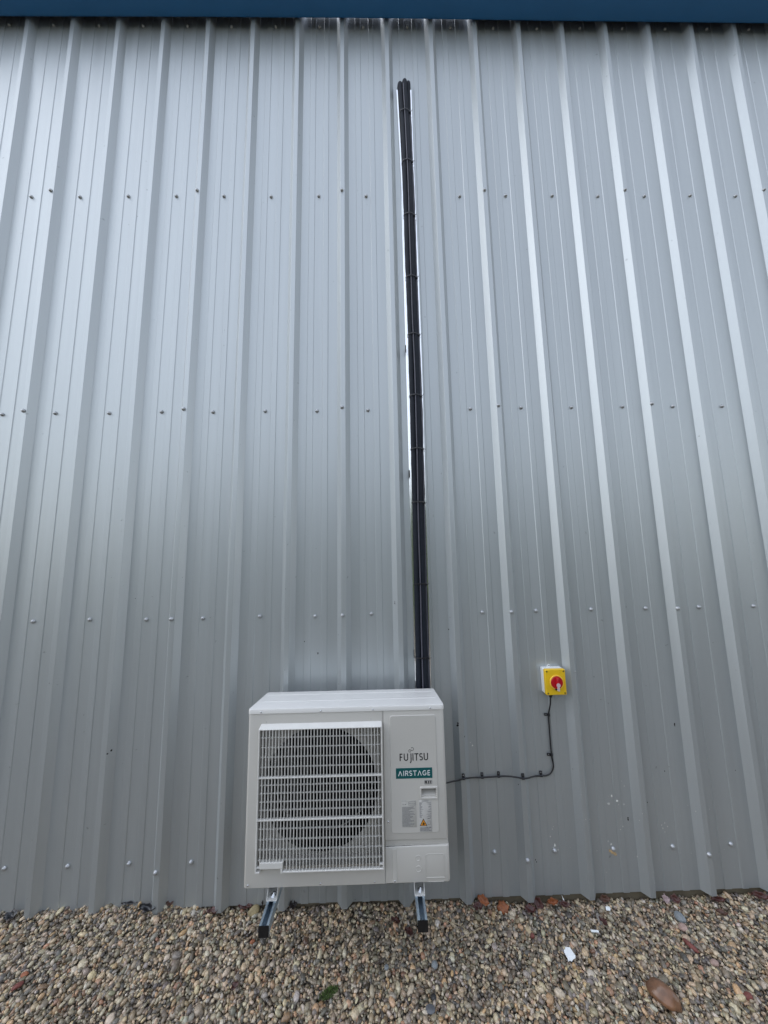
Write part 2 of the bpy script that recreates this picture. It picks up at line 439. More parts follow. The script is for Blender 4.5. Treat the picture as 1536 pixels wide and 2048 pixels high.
# flecks splashed on the lower right of the wall
def flecks(name, pts, material):
    bm = bmesh.new()
    for x, z, s in pts:
        s *= 1.4; n = 7; y = -proud(x) - .0016
        c = bm.verts.new((x, y - s * .15, z - Z0)); ring = []
        ph = random.random() * 6
        for k in range(n):
            a = 2 * math.pi * k / n; r = s * random.uniform(.5, 1.15)
            xx = x + r * math.cos(a) * .8
            ring.append(bm.verts.new((xx, -proud(xx) - .0006, z - Z0 + r * math.sin(a) * 1.1)))
        for k in range(n): bm.faces.new((c, ring[k], ring[(k + 1) % n]))
    o = frombm(name, bm, material, wall, True); o['kind'] = 'stuff'; return o
pts = [(1.175, .26, .006), (1.19, .235, .003), (1.151, .303, .003), (.74, .784, .004), (.728, .80, .002), (1.166, .34, .003), (1.172, .352, .002),
       (1.52, .50, .005), (1.546, .475, .006), (1.50, .46, .004), (1.585, .455, .003), (1.597, .55, .003), (1.585, .575, .002),
       (1.79, .33, .004), (1.805, .355, .004), (1.80, .31, .003), (1.82, .335, .003), (1.785, .345, .003), (1.475, .27, .004), (1.49, .255, .004), (1.565, .345, .003),
       (1.71, .115, .004), (1.70, .075, .004), (1.63, .19, .003), (1.45, .12, .002), (1.66, .43, .002), (1.95, .44, .002), (1.55, .33, .003), (1.34, .41, .0025)]
for _ in range(26): pts.append((random.uniform(1.1, 2.2), random.uniform(.05, .55), random.uniform(.001, .002)))
flecks('white_flecks', pts, MT['dropping'])
flecks('tan_flecks', [(1.49, .216, .010), (1.505, .210, .009), (1.478, .222, .006), (1.512, .203, .006), (1.497, .226, .005)], MT['dropping_tan'])
dk = [(.655, .92, .004), (.655, .91, .004), (.651, .905, .003), (.690, .85, .003), (1.93, .87, .005), (1.93, .86, .003), (1.60, .385, .004), (1.60, .375, .004), (1.06, .19, .004), (1.065, .18, .003),
      (-1.30, .82, .004), (-1.31, .81, .003), (-.23, 1.38, .003), (.31, 1.60, .003), (.31, 1.59, .003), (-.15, 1.31, .004), (1.72, .46, .003), (1.84, .62, .003), (.63, 1.43, .003)]
for _ in range(26): dk.append((random.uniform(-2.2, 2.8), random.uniform(.2, 5), random.uniform(.0012, .0025)))
flecks('dark_flecks', dk, MT['leaf_dk'])

# ------------------------------------------------------------------ gutter
def gutter():
    prof = [(-.042, .135), (-.042, .012), (-.047, .003), (-.058, 0), (-.160, 0), (-.182, .006), (-.200, .022), (-.208, .045), (-.210, .15), (-.198, .158), (-.196, .150)]
    inner = [(y - .002 if i > 6 else y - .002, z + .002) for i, (y, z) in enumerate(prof)]
    v = []; f = []
    xs = [-5.2, -2.5, -1.05, .32, 1.58, 3.27, 6.2]; zb = [5.862, 5.873, 5.880, 5.878, 5.865, 5.855, 5.845]
    n = len(prof)
    for x, zz in zip(xs, zb):
        for y, z in prof: v.append((x, y, z + zz - 5.86))
    for i in range(len(xs) - 1):
        for k in range(n - 1): f.append((i * n + k, (i + 1) * n + k, (i + 1) * n + k + 1, i * n + k + 1))
    o = pydata('roof_gutter', v, f, MT['blue'], None, False, (0, 0, 5.86))
    m = o.modifiers.new('thick', 'SOLIDIFY'); m.thickness = .002; m.offset = -1
    return autosmooth(o, 50)
tag(gutter(), 'dark blue gutter running along the top of the metal wall', 'gutter')
# profile fillers that close the pans behind the gutter, missing over four pans
for n in range(-14, 17):
    part_open = n in (-1, 0, 1, 2)
    a = n * P + RC + .047; b = (n + 1) * P + RC - .047
    bm = bmesh.new()
    for z in (5.975, 6.012):
        for x, y in ((a - .004, -.0030), (b + .004, -.0030), (b + .033, -.0345), (b + .033, -.0412), (a - .033, -.0412), (a - .033, -.0345)) if not part_open else ((a + .008, -.0150), (b - .008, -.0150), (b + .006, -.030), (b + .020, -.0412), (a - .020, -.0412), (a - .006, -.030)): bm.verts.new((x, y, z - Z0))
    bm.verts.ensure_lookup_table(); V6 = list(bm.verts)
    bm.faces.new(V6[:6]); bm.faces.new(V6[6:])
    for q in range(6): bm.faces.new((V6[q], V6[(q + 1) % 6], V6[6 + (q + 1) % 6], V6[6 + q]))
    frombm('eaves_filler', bm, MT['dark'], wall)

# ------------------------------------------------------------------ pipe tray and insulated pipes
TX0, TX1 = .4140, .5070
tray = empty('pipe_tray', (.459, -.004, .9), 'narrow pale metal tray rising up the wall behind the black pipes', 'cable tray')
TO = (.459, -.004, .9)
def tray_side(s):
    bm = bmesh.new(); x = TX0 if s < 0 else TX1
    pl = [(x, -.0040), (x, -.041), (x - s * .0078, -.041), (x - s * .0078, -.0385), (x - s * .0015, -.0385), (x - s * .0015, -.0040)]
    A = []; n = len(pl)
    for z in np.linspace(.9, 5.245, 24):
        dx = .0015 * math.sin(z * 2.3) + (-.012 if s < 0 else .004) * max(0, (z - 4.3) / .95) ** 2 + .010 * max(0, math.sin((z - 1) * .75)) * (z < 5.2)
        A.append([bm.verts.new((px + dx - TO[0], py - TO[1], z - TO[2])) for px, py in pl])
    for a, b in zip(A, A[1:]):
        for i in range(n): bm.faces.new((a[i], a[(i + 1) % n], b[(i + 1) % n], b[i]))
    bm.faces.new(A[0]); bm.faces.new(A[-1])
    return frombm('side_flange', bm, MT['tray'], tray)
tray_side(-1); tray_side(1)
box('tray_base', TX0 + .004, TX1 + .004, -.006, -.0045, .9, 5.22, MT['tray'], tray, org=TO)
for z in (1.28, 2.36, 3.2, 4.9):
    box('tray_screw_washer', TX0 + .0005, TX0 + .006, -.030, -.018, z, z + .045, MT['cap'], tray, org=TO)

bundle = empty('pipe_bundle', (.459, -.04, .92), 'bundle of black insulated pipes tied together running up the wall', 'pipes')
BO = (.459, -.04, .92)
def xoff(z):                       # the bundle follows the tray
    return .010 * max(0, math.sin((z - 1) * .75)) + .001 * math.sin(z * 2.9) - .004 * max(0, (z - 4.4)) ** 2
TIES = (5.034, 4.617, 4.190, 3.717, 3.302, 2.882, 2.532, 2.194, 1.705, 1.288)
def pipe(name, x, y, r, ztop, material, wob, ph, bend=True, lean=0):
    pts = []
    for z in np.linspace(.92, ztop - .03, 130):
        sag = wob * math.sin(z * 4.1 + ph) + wob * .6 * math.sin(z * 9.3 + ph * 2)
        pts.append((x + xoff(z) + sag + lean * max(0, z - 4.8), y - .3 * sag, z))
    if bend:
        x1, y1, z1 = pts[-1]; R = .05
        for a in (15, 30, 45, 60, 75, 90):
            t = math.radians(a); pts.append((x1, y1 + R * (1 - math.cos(t)), z1 + .045 * math.sin(t)))
        pts.append((x1, .03, z1 + .045))
    rr = [r * (1 + .03 * math.sin(i * 1.7 + ph) - .13 * max([math.exp(-((p[2] - zt) / .035) ** 2) for zt in TIES])) for i, p in enumerate(pts)]
    return tube(name, pts, rr, material, bundle, 14, BO)
pipe('insulated_pipe', .4390, -.0450, .0180, 5.300, MT['foam'], .0010, 0.3, True, -.016)
pipe('insulated_pipe', .4720, -.0480, .0175, 5.322, MT['foam'], .0010, 1.9, True, -.012)
pipe('insulated_pipe', .4900, -.0320, .0150, 5.335, MT['foam'], .0008, 3.1, True, .010)
pipe('control_cable', .4560, -.0635, .0043, 5.28, MT['wire'], .0012, 2.2, True, -.006)
pipe('drain_tube', .4935, -.0455, .0048, 5.05, MT['wire'], .0010, 4.2, False)
def tie(z, tail):
    xo = xoff(z); pts = []
    # tight loop around the bundle, following its outline
    for x, y in ((.4175, -.034), (.4195, -.048), (.4250, -.0585), (.4340, -.0640), (.4450, -.0665), (.4560, -.0712), (.4680, -.0668), (.4800, -.0630), (.4910, -.0560), (.4995, -.049), (.5030, -.037)):
        pts.append((x + xo, y, z + .003 * math.sin((x - .41) * 30)))
    pts = smooth_path(pts, 3)
    v = []; f = []; h = .0032
    for i, p in enumerate(pts):
        t = (pts[min(i + 1, len(pts) - 1)] - pts[max(i - 1, 0)]).normalized(); nrm = Vector((t.y, -t.x, 0)).normalized() * .0014
        for q in (p + Vector((0, 0, h)), p + Vector((0, 0, -h)), p + Vector((0, 0, -h)) + nrm, p + Vector((0, 0, h)) + nrm): v.append(tuple(q - Vector(BO)))
    for i in range(len(pts) - 1):
        for k in range(4): f.append((i * 4 + k, i * 4 + (k + 1) % 4, i * 4 + 4 + (k + 1) % 4, i * 4 + 4 + k))
    o = pydata('cable_tie', v, f, MT['tie'], bundle)
    hx = .494 + xo
    box('tie_head', hx - .006, hx + .006, -.060, -.050, z - .008, z + .004, MT['tie'], o, .0012, 2, BO)
    tube('tie_tail', [(hx + .004, -.055, z - .004), (hx + .010, -.060, z - .001), (hx + .015, -.063, z + .003 + tail)], .0014, MT['tie'], o, 6, BO)
for i, z in enumerate((5.034, 4.617, 4.190, 3.717, 3.302, 2.882, 2.532, 2.194, 1.705, 1.288)):
    tie(z, [.004, -.012, -.006, .004, 0][i % 5])

# ------------------------------------------------------------------ mounting frame
FO = (.045, -.036, .30)
frame = empty('mounting_frame', FO, 'pair of zinc strut arms on the wall carrying the outdoor unit', 'bracket')
def strut(name, x, y0, y1, ztop, parent):
    """41 mm channel, open side up, with returned lips"""
    w2 = .0205; t = .0025
    sec = [(-w2, 0), (-w2, -.041), (w2, -.041), (w2, 0), (w2 - .0098, 0), (w2 - .0098, -.007), (w2 - .0098 + .0022, -.007), (w2 - .0098 + .0022, -t), (w2 - t, -t), (w2 - t, -.041 + t),
           (-w2 + t, -.041 + t), (-w2 + t, -t), (-w2 + .0098 - .0022, -t), (-w2 + .0098 - .0022, -.007), (-w2 + .0098, -.007), (-w2 + .0098, 0)]
    bm = bmesh.new(); a = [bm.verts.new((x + sx - FO[0], y0 - FO[1], ztop + sz - FO[2])) for sx, sz in sec]; b = [bm.verts.new((x + sx - FO[0], y1 - FO[1], ztop + sz - FO[2])) for sx, sz in sec]
    n = len(sec)
    for i in range(n): bm.faces.new((a[i], a[(i + 1) % n], b[(i + 1) % n], b[i]))
    bm.faces.new(a); bm.faces.new(b)
    return frombm(name, bm, MT['zinc'], parent)
for x in (-.2925, .3830):
    arm = strut('strut_arm', x, -.418, -.080, .3335, frame)
    bm = bmesh.new(); bm_box(bm, x - .0222 - FO[0], x + .0222 - FO[0], -.4215 - FO[1], -.4185 - FO[1], .2905 - FO[2], .3355 - FO[2])
    bmesh.ops.bevel(bm, geom=list(bm.edges), offset=.0012, segments=2, affect='EDGES')
    bm_box(bm, x - .0175 - FO[0], x + .0175 - FO[0], -.4185 - FO[1], -.412 - FO[1], .2955 - FO[2], .3235 - FO[2])
    frombm('end_cap', bm, MT['cap'], arm)
    box('upright', x - .0205, x + .0205, -.079, -.038, .295, .98, MT['zinc'], frame, .002, 2, FO)
for x in (-.327, .339):
    for z in (.45, .88):
        box('wall_plate', x - .045, x + .048, -.0815, -.0793, z, z + .05, MT['zinc'], frame, 0, 2, FO)
        box('spacer', x - .012, x + .012, -.0790, -.0365, z + .005, z + .045, MT['zinc'], frame, 0, 2, FO)

# ------------------------------------------------------------------ outdoor unit
UX0, UX1, UYF, UYB, UZ0, UZ1 = -.4175, .5225, -.335, -.105, .398, 1.137
UO = ((UX0 + UX1) / 2, -.22, UZ0)
unit = empty('outdoor_unit', UO, 'white heat pump outdoor unit with square fan grille mounted on the wall', 'heat pump')
def U(x, y, z): return (x - UO[0], y - UO[1], z - UO[2])
box('casing', UX0 + .004, UX1 - .004, -.186, -.085, UZ0 + .004, 1.100, MT['unit'], unit, .006, 3, UO)

def panelbox(name, x0, x1, z0, z1, rl, rr, yb=-.182, rb=.004, rtop=.0012):
    bm = bmesh.new(); bm_box(bm, *[c for c in (x0 - UO[0], x1 - UO[0], UYF - UO[1], yb - UO[1], z0 - UO[2], z1 - UO[2])])
    def bev(sel, r, s):
        if r > 0: bmesh.ops.bevel(bm, geom=[e for e in bm.edges if sel(e)], offset=r, segments=s, profile=.5, affect='EDGES')
    yf = UYF - UO[1]
    vert = lambda e, x: all(abs(v.co.y - yf) < 1e-5 and abs(v.co.x - (x - UO[0])) < 1e-5 for v in e.verts)
    bev(lambda e: vert(e, x0), rl, 5); bev(lambda e: vert(e, x1), rr, 5)
    zz0 = z0 - UO[2]; zz1 = z1 - UO[2]
    bev(lambda e: all(abs(v.co.z - zz0) < 1e-5 for v in e.verts), rb, 3)
    bev(lambda e: all(abs(v.co.z - zz1) < 1e-5 for v in e.verts), rtop, 3)
    return frombm(name, bm, MT['unit'], unit)
FANX, FANZ, FANR = -.0790, .772, .263
fp = panelbox('front_panel', UX0, .2262, UZ0, UZ1, .013, .0012)
bm = bmesh.new()
mtx = Matrix.Translation(U(FANX, -.30, FANZ)) @ Matrix.Rotation(math.pi / 2, 4, 'X')
bmesh.ops.create_cone(bm, cap_ends=True, segments=72, radius1=FANR, radius2=FANR, depth=.32, matrix=mtx)
cut = frombm('cutter', bm, None, unit)
bm = bmesh.new(); bm_box(bm, *(-.3515 - UO[0], .2150 - UO[0], -.36 - UO[1], -.2800 - UO[1], .4850 - UO[2], 1.0730 - UO[2])); cut2 = frombm('cutter', bm, None, unit)
boolean_cut(fp, [cut2, cut]); autosmooth(fp, 30)
# bell mouth ring, cavity, fan
v = []; f = []; seg = 72
prof = [(FANR + .014, -.2796), (FANR + .009, -.2840), (FANR - .001, -.2810), (FANR - .006, -.266), (FANR - .007, -.190)]
for r, y in prof:
    for k in range(seg):
        a = 2 * math.pi * k / seg; v.append(U(FANX + r * math.cos(a), y, FANZ + r * math.sin(a)))
for i in range(len(prof) - 1):
    for k in range(seg): f.append((i * seg + k, i * seg + (k + 1) % seg, (i + 1) * seg + (k + 1) % seg, (i + 1) * seg + k))
pydata('bell_mouth', v, f, MT['fan'], unit, True)
bm = bmesh.new(); bmesh.ops.create_cone(bm, cap_ends=True, segments=48, radius1=FANR - .0125, radius2=FANR - .0125, depth=.003,
                                         matrix=Matrix.Translation(U(FANX, -.1885, FANZ)) @ Matrix.Rotation(math.pi / 2, 4, 'X'))
frombm('fan_cavity', bm, MT['black'], unit)
fan = None
bm = bmesh.new(); bmesh.ops.create_cone(bm, cap_ends=True, segments=28, radius1=.065, radius2=.052, depth=.035,
                                         matrix=Matrix.Translation(U(FANX, -.232, FANZ)) @ Matrix.Rotation(math.pi / 2, 4, 'X'))
fan = frombm('fan', bm, MT['fan'], unit)
for b3 in range(3):
    v = []; f = []
    for i in range(7):
        r = .055 + .180 * i / 6
        for k in range(7):
            a = b3 * 2 * math.pi / 3 + (-.42 + .84 * k / 6) * (.75 + .35 * i / 6) + .25 * i / 6
            v.append(U(FANX + r * math.cos(a), -.232 + .040 * (k / 6 - .5) + .006 * math.cos(i), FANZ + r * math.sin(a)))
    for i in range(6):
        for k in range(6): f.append((i * 7 + k, i * 7 + k + 1, i * 7 + k + 8, i * 7 + k + 7))
    bl = pydata('blade', v, f, MT['fan'], fan, True)
    md = bl.modifiers.new('thick', 'SOLIDIFY'); md.thickness = .003

sp = panelbox('service_panel', .2284, UX1, .5755, UZ1, .0012, .013, rb=.003)
hb = bmesh.new(); bm_box(hb, *(.402 - UO[0], .472 - UO[0], -.36 - UO[1], -.304 - UO[1], .7545 - UO[2], .7925 - UO[2]))
for vv in hb.verts:
    if vv.co.y > -.33 - UO[1] and vv.co.z < .77 - UO[2]: vv.co.z += .016
hc = frombm('cutter', hb, None, unit)
boolean_cut(sp, [hc]); autosmooth(sp, 30)
# recess between the service panel and the valve cover, then the cover
box('recess_strip', .2284, UX1 - .0015, -.3270, -.183, .546, .5775, MT['unit'], unit, .0015, 2, UO)
vc = panelbox('valve_cover', .2284, UX1 + .0015, UZ0, .5490, .0012, .013, rb=.006, rtop=.0045); autosmooth(vc, 30)

em = plate('raised_field', .2585, .4805, .6045, 1.1155, UYF - .0028, .004, .012, .0024, MT['unit'], unit, UO)
hb = bmesh.new(); bm_box(hb, *(.402 - UO[0], .472 - UO[0], -.36 - UO[1], -.304 - UO[1], .7545 - UO[2], .7925 - UO[2])); hc = frombm('cutter', hb, None, unit)
boolean_cut(em, [hc]); autosmooth(em, 30)
# handle surround
def ringplate(name, x0, x1, z0, z1, w_, yf, depth, r, material, parent, ri=.003):
    bm = bmesh.new(); o = rrect(x0, x1, z0, z1, r); i_ = rrect(x0 + w_, x1 - w_, z0 + w_, z1 - w_, ri); n = len(o); b = .0018
    o2 = rrect(x0 + b, x1 - b, z0 + b, z1 - b, max(r - b, .001)); i2 = rrect(x0 + w_ - b * .7, x1 - w_ + b * .7, z0 + w_ - b * .7, z1 - w_ + b * .7, ri + b * .7)
    mk = lambda L_, y: [bm.verts.new(U(x, y, z)) for x, z in L_]
    rings = [mk(o, yf + depth), mk(o, yf + b), mk(o2, yf), mk(i2, yf), mk(i_, yf + b), mk(i_, yf + depth)]
    for A, B in zip(rings, rings[1:]):
        for k in range(n): bm.faces.new((A[k], A[(k + 1) % n], B[(k + 1) % n], B[k]))
    return autosmooth(frombm(name, bm, material, parent), 40)
ringplate('handle_surround', .3945, .4795, .7475, .8005, .0078, UYF - .0062, .0040, .006, MT['unit'], unit)

# valve cover details
plate('cover_rib', .2590, .2800, .4010, .5420, UYF - .0016, .003, .006, .0014, MT['unit'], unit, UO)
ringplate('knockout_line', .4125, .4990, .4015, .5165, .0020, UYF - .0012, .003, .010, MT['unit'], unit, .008)
box('knockout_step', .4145, .4970, UYF - .0022, UYF + .002, .4185, .4205, MT['unit'], unit, 0, 2, UO)
for z, r in ((.5, .0115), (.4555, .0125)):
    v = []; f = []; n = 28
    pr = [(r + .0012, 0), (r + .0004, .0014), (r - .0012, .0014), (r - .002, 0)]
    for q, d in pr:
        for k in range(n): a = 2 * math.pi * k / n; v.append(U(.3785 + q * math.cos(a), UYF - d + .0002, z + q * math.sin(a)))
    for i in range(3):
        for k in range(n): f.append((i * n + k, i * n + (k + 1) % n, (i + 1) * n + (k + 1) % n, (i + 1) * n + k))
    pydata('knockout_ring', v, f, MT['unit'], unit, True)

# lid with two shallow pressed ribs, falling a little to the back
def lid():
    bm = bmesh.new(); y0, y1 = UYF - .003, UYB + .012; zf, zb = 1.1605, 1.1385
    x0, x1 = UX0 - .0015, UX1 + .0015
    def ring(z_f, z_b, ins, r):
        pts = []
        for cx, cy, a0 in ((x1 - r - ins, y0 + r + ins, -90), (x1 - r - ins - .010, y1 - r - ins, 0), (x0 + r + ins + .010, y1 - r - ins, 90), (x0 + r + ins, y0 + r + ins, 180)):
            for k in range(6):
                a = math.radians(a0 + 90 * k / 5); x = cx + r * math.cos(a); y = cy + r * math.sin(a); t = (y - y0) / (y1 - y0)
                pts.append(bm.verts.new(U(x, y, z_f + (z_b - z_f) * t)))
        return pts
    R = [ring(1.1385, 1.105, 0, .014), ring(zf - .005, zb - .005, 0, .014), ring(zf - .0012, zb - .0012, .0018, .0135), ring(zf, zb, .006, .011)]
    for A, B in zip(R, R[1:]):
        for k in range(24): bm.faces.new((A[k], A[(k + 1) % 24], B[(k + 1) % 24], B[k]))
    bm.faces.new(R[-1]); bm.faces.new(list(reversed(R[0])))
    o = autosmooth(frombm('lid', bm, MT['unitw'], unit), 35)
    for t in (.40, .80):
        y = y0 + (y1 - y0) * t; z = zf + (zb - zf) * t; v = []; f = []
        pr = [(-.008, -.0004), (-.005, .0018), (.005, .0018), (.008, -.0004)]
        e = .014 + .010 * t
        for xx in (x0 + e, x0 + e + .01, x1 - e - .01, x1 - e):
            k = 0 if xx in (x0 + e, x1 - e) else 1
            for dy, dz in pr: v.append(U(xx, y + dy, z + (dz if k else -.0006) - dy * .1))
        for i in range(3):
            for k in range(3): f.append((i * 4 + k, i * 4 + 4 + k, i * 4 + 5 + k, i * 4 + 1 + k))
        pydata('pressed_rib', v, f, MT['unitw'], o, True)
    return o
lid_o = lid()
us = lathe_mesh('panel_screw', [(.0042, 0), (.0042, .001), (.0034, .0024), (.0015, .0028)], 10); us.materials.append(MT['bolt'])
for x, z in ((-.356, 1.146), (-.070, 1.1455), (.179, 1.1455), (.457, 1.146)):
    o = bpy.data.objects.new('panel_screw', us); C.objects.link(o); o.parent = unit; o.location = U(x, UYF - .0028, z)
for x, z, s in ((-.330, 1.100, .4), (.169, 1.101, .4), (-.396, .412, 1), (-.069, .410, 1), (.179, .410, .7), (.2690, .4105, 1)):
    o = bpy.data.objects.new('panel_screw', us); C.objects.link(o); o.parent = unit; o.scale = (s, s, s)
    o.location = U(x, UYF + .0001 - (.0016 if x > .25 else 0), z)
# countersunk screw left of the field
sr = lathe_mesh('screw_cup', [(.0075, 0), (.0072, .0010), (.0060, .0012), (.0045, .0003)], 16); sr.materials.append(MT['unit'])
o = bpy.data.objects.new('screw_cup', sr); C.objects.link(o); o.parent = unit; o.location = U(.2445, UYF + .0002, .654)
o2 = bpy.data.objects.new('panel_screw', us); C.objects.link(o2); o2.parent = unit; o2.location = U(.2445, UYF - .0004, .654)

# feet with bolts
bolt_me = lathe_mesh('bolt_shape', [(.0125, 0), (.0125, .0022), (.0085, .0024), (.0085, .0085), (.0055, .0092), (.0055, .0165), (.0048, .0175)], 12)
bolt_me.materials.append(MT['bolt'])
for x in (-.2925, .3830):
    bm = bmesh.new(); w2 = .0235
    yf = -.3235
    bm_box(bm, x - w2 - UO[0], x + w2 - UO[0], yf - UO[1], -.13 - UO[1], .3345 - UO[2], .3370 - UO[2])
    for s in (-1, 1):
        a = x + s * w2; b = x + s * (w2 - .0022)
        vs = bm_box(bm, min(a, b) - UO[0], max(a, b) - UO[0], yf + .002 - UO[1], -.13 - UO[1], .3370 - UO[2], .412 - UO[2])
        for q in vs:
            if q.co.y < -.25 - UO[1] and q.co.z > .39 - UO[2]: q.co.y += .040
    ft = frombm('mounting_foot', bm, MT['foot'], unit)
    o = bpy.data.objects.new('bolt', bolt_me); C.objects.link(o); o.parent = ft
    o.location = U(x + .002, -.302, .3370); o.rotation_euler = (-math.pi / 2, .4, 0)

# fan grille ----------------------------------------------------------
GX0, GX1, GZ0, GZ1, GY = -.3585, .2215, .4775, 1.0785, -.360
gr = empty('fan_grille', (0, 0, 0), '', ''); del gr['label']; del gr['category']; bpy.data.objects.remove(gr)
bm = bmesh.new()
# top hood: slopes forward from the panel
hood = [(GX0 + .004, UYF + .001, 1.0925), (GX1 - .0015, UYF + .001, 1.0925), (GX1, GY, GZ1), (GX0, GY, GZ1), (GX0, GY, GZ1 - .004), (GX1, GY, GZ1 - .004), (GX1, UYF + .001, GZ1 - .004), (GX0, UYF + .001, GZ1 - .004)]
hv = [bm.verts.new(U(*p)) for p in hood]
for q in ((0, 1, 2, 3), (3, 2, 5, 4), (4, 5, 6, 7), (0, 7, 6, 1), (0, 3, 4, 7), (1, 6, 5, 2)): bm.faces.new([hv[i] for i in q])
def gbox(x0, x1, y0, y1, z0, z1): bm_box(bm, x0 - UO[0], x1 - UO[0], y0 - UO[1], y1 - UO[1], z0 - UO[2], z1 - UO[2])
gbox(GX0, GX0 + .0055, GY, UYF + .001, GZ0 + .0062, GZ1 - .0042)
gbox(GX1 - .0055, GX1, GY, UYF + .001, GZ0 + .0062, GZ1 - .0042)
gbox(-.2350, GX1, GY + .0004, UYF - .0095, GZ0, GZ0 + .0060)
gbox(GX0, GX0 + .0205, GY + .0004, UYF + .001, GZ0, GZ0 + .0060)
gbox(GX0 + .0057, GX0 + .0205, GY + .0008, UYF - .012, .4985, .5015)
gbox(GX1 - .0190, GX1 - .0057, GY + .0008, UYF - .012, .4985, .5015)
bmesh.ops.bevel(bm, geom=[e for e in bm.edges], offset=.0009, segments=1, affect='EDGES')
grille = frombm('fan_grille', bm, MT['grille'], unit)
# solid corner block at the lower left
bm = bmesh.new(); gbox(-.3380, -.2345, GY - .0006, UYF - .010, .4960, .5205)
bmesh.ops.bevel(bm, geom=list(bm.edges), offset=.0012, segments=2, affect='EDGES')
gbox(-.2440, -.2352, GY - .0002, UYF - .010, GZ0, .4958)
frombm('corner_block', bm, MT['grille'], grille)
def bar_mesh(dx, dy, dz, name):
    bm = bmesh.new(); bm_box(bm, -dx / 2, dx / 2, 0, dy, -dz / 2, dz / 2)
    me = bpy.data.meshes.new(name); bm.to_mesh(me); bm.free(); me.materials.append(MT['grille']); return me
vz0, vz1 = GZ0 + .005, GZ1 - .0035
vb_full = bar_mesh(.0029, .016, vz1 - vz0, 'grille_bar')
vb_short = bar_mesh(.0029, .016, vz1 - .519, 'grille_bar_short')
NB = 38
for i in range(1, NB):
    x = GX0 + .0055 + (GX1 - GX0 - .011) * i / NB
    short = x < -.233
    if short and x < -.338: short = False
    z0 = .519 if short else vz0
    if x < -.338: z0 = .5015
    me = vb_short if short else vb_full
    if x < -.338: me = bar_mesh(.0029, .016, vz1 - z0, 'grille_bar_edge')
    o = bpy.data.objects.new('grille_bar', me); C.objects.link(o); o.parent = grille
    o.location = U(x, GY + .0018, (z0 + vz1) / 2)
rows = [1.0372, .9949, .9528, .9099, .8684, .8324, .7977, .7622, .7279, .6917, .6496, .6068, .5653, .5231]
thin = bar_mesh(GX1 - GX0 - .018, .008, .0015, 'grille_cross_bar'); thick = bar_mesh(GX1 - GX0 - .004, .014, .0046, 'grille_main_bar')
for i, z in enumerate(rows):
    big = i in (4, 9)
    o = bpy.data.objects.new('grille_cross_bar', thick if big else thin); C.objects.link(o); o.parent = grille
    o.location = U((GX0 + GX1) / 2, GY + (.0002 if big else .0085), z)

# lettering ------------------------------------------------------------
def ribbons(name, strokes, wd, yf, material, parent, th=.0004):
    """flat strokes: list of polylines in (x, z)"""
    bm = bmesh.new()
    for st in strokes:
        ww = wd
        if isinstance(st, tuple): ww, st = st
        P2 = [Vector((a, b)) for a, b in st]; n = len(P2); closed = (P2[0] - P2[-1]).length < 1e-6 and n > 3
        Lf = []; Rt = []
        for i, p in enumerate(P2):
            if closed: t = P2[(i + 1) % (n - 1)] - P2[(i - 1) % (n - 1)]
            else: t = P2[min(i + 1, n - 1)] - P2[max(i - 1, 0)]
            t.normalize(); nn = Vector((-t.y, t.x)) * ww / 2
            Lf.append(p + nn); Rt.append(p - nn)
        for i in range(n - 1):
            q = [Lf[i], Rt[i], Rt[i + 1], Lf[i + 1]]
            bm.faces.new([bm.verts.new(U(a.x, yf, a.y)) for a in q])
    r = bmesh.ops.extrude_face_region(bm, geom=list(bm.faces))
    for e in r['geom']:
        if isinstance(e, bmesh.types.BMVert): e.co.y += th
    return frombm(name, bm, material, parent)
def arc(cx, cz, rx, rz, a0, a1, n=12): return [(cx + rx * math.cos(math.radians(a0 + (a1 - a0) * k / n)), cz + rz * math.sin(math.radians(a0 + (a1 - a0) * k / n))) for k in range(n + 1)]
EY = UYF - .0028                       # face of the raised field
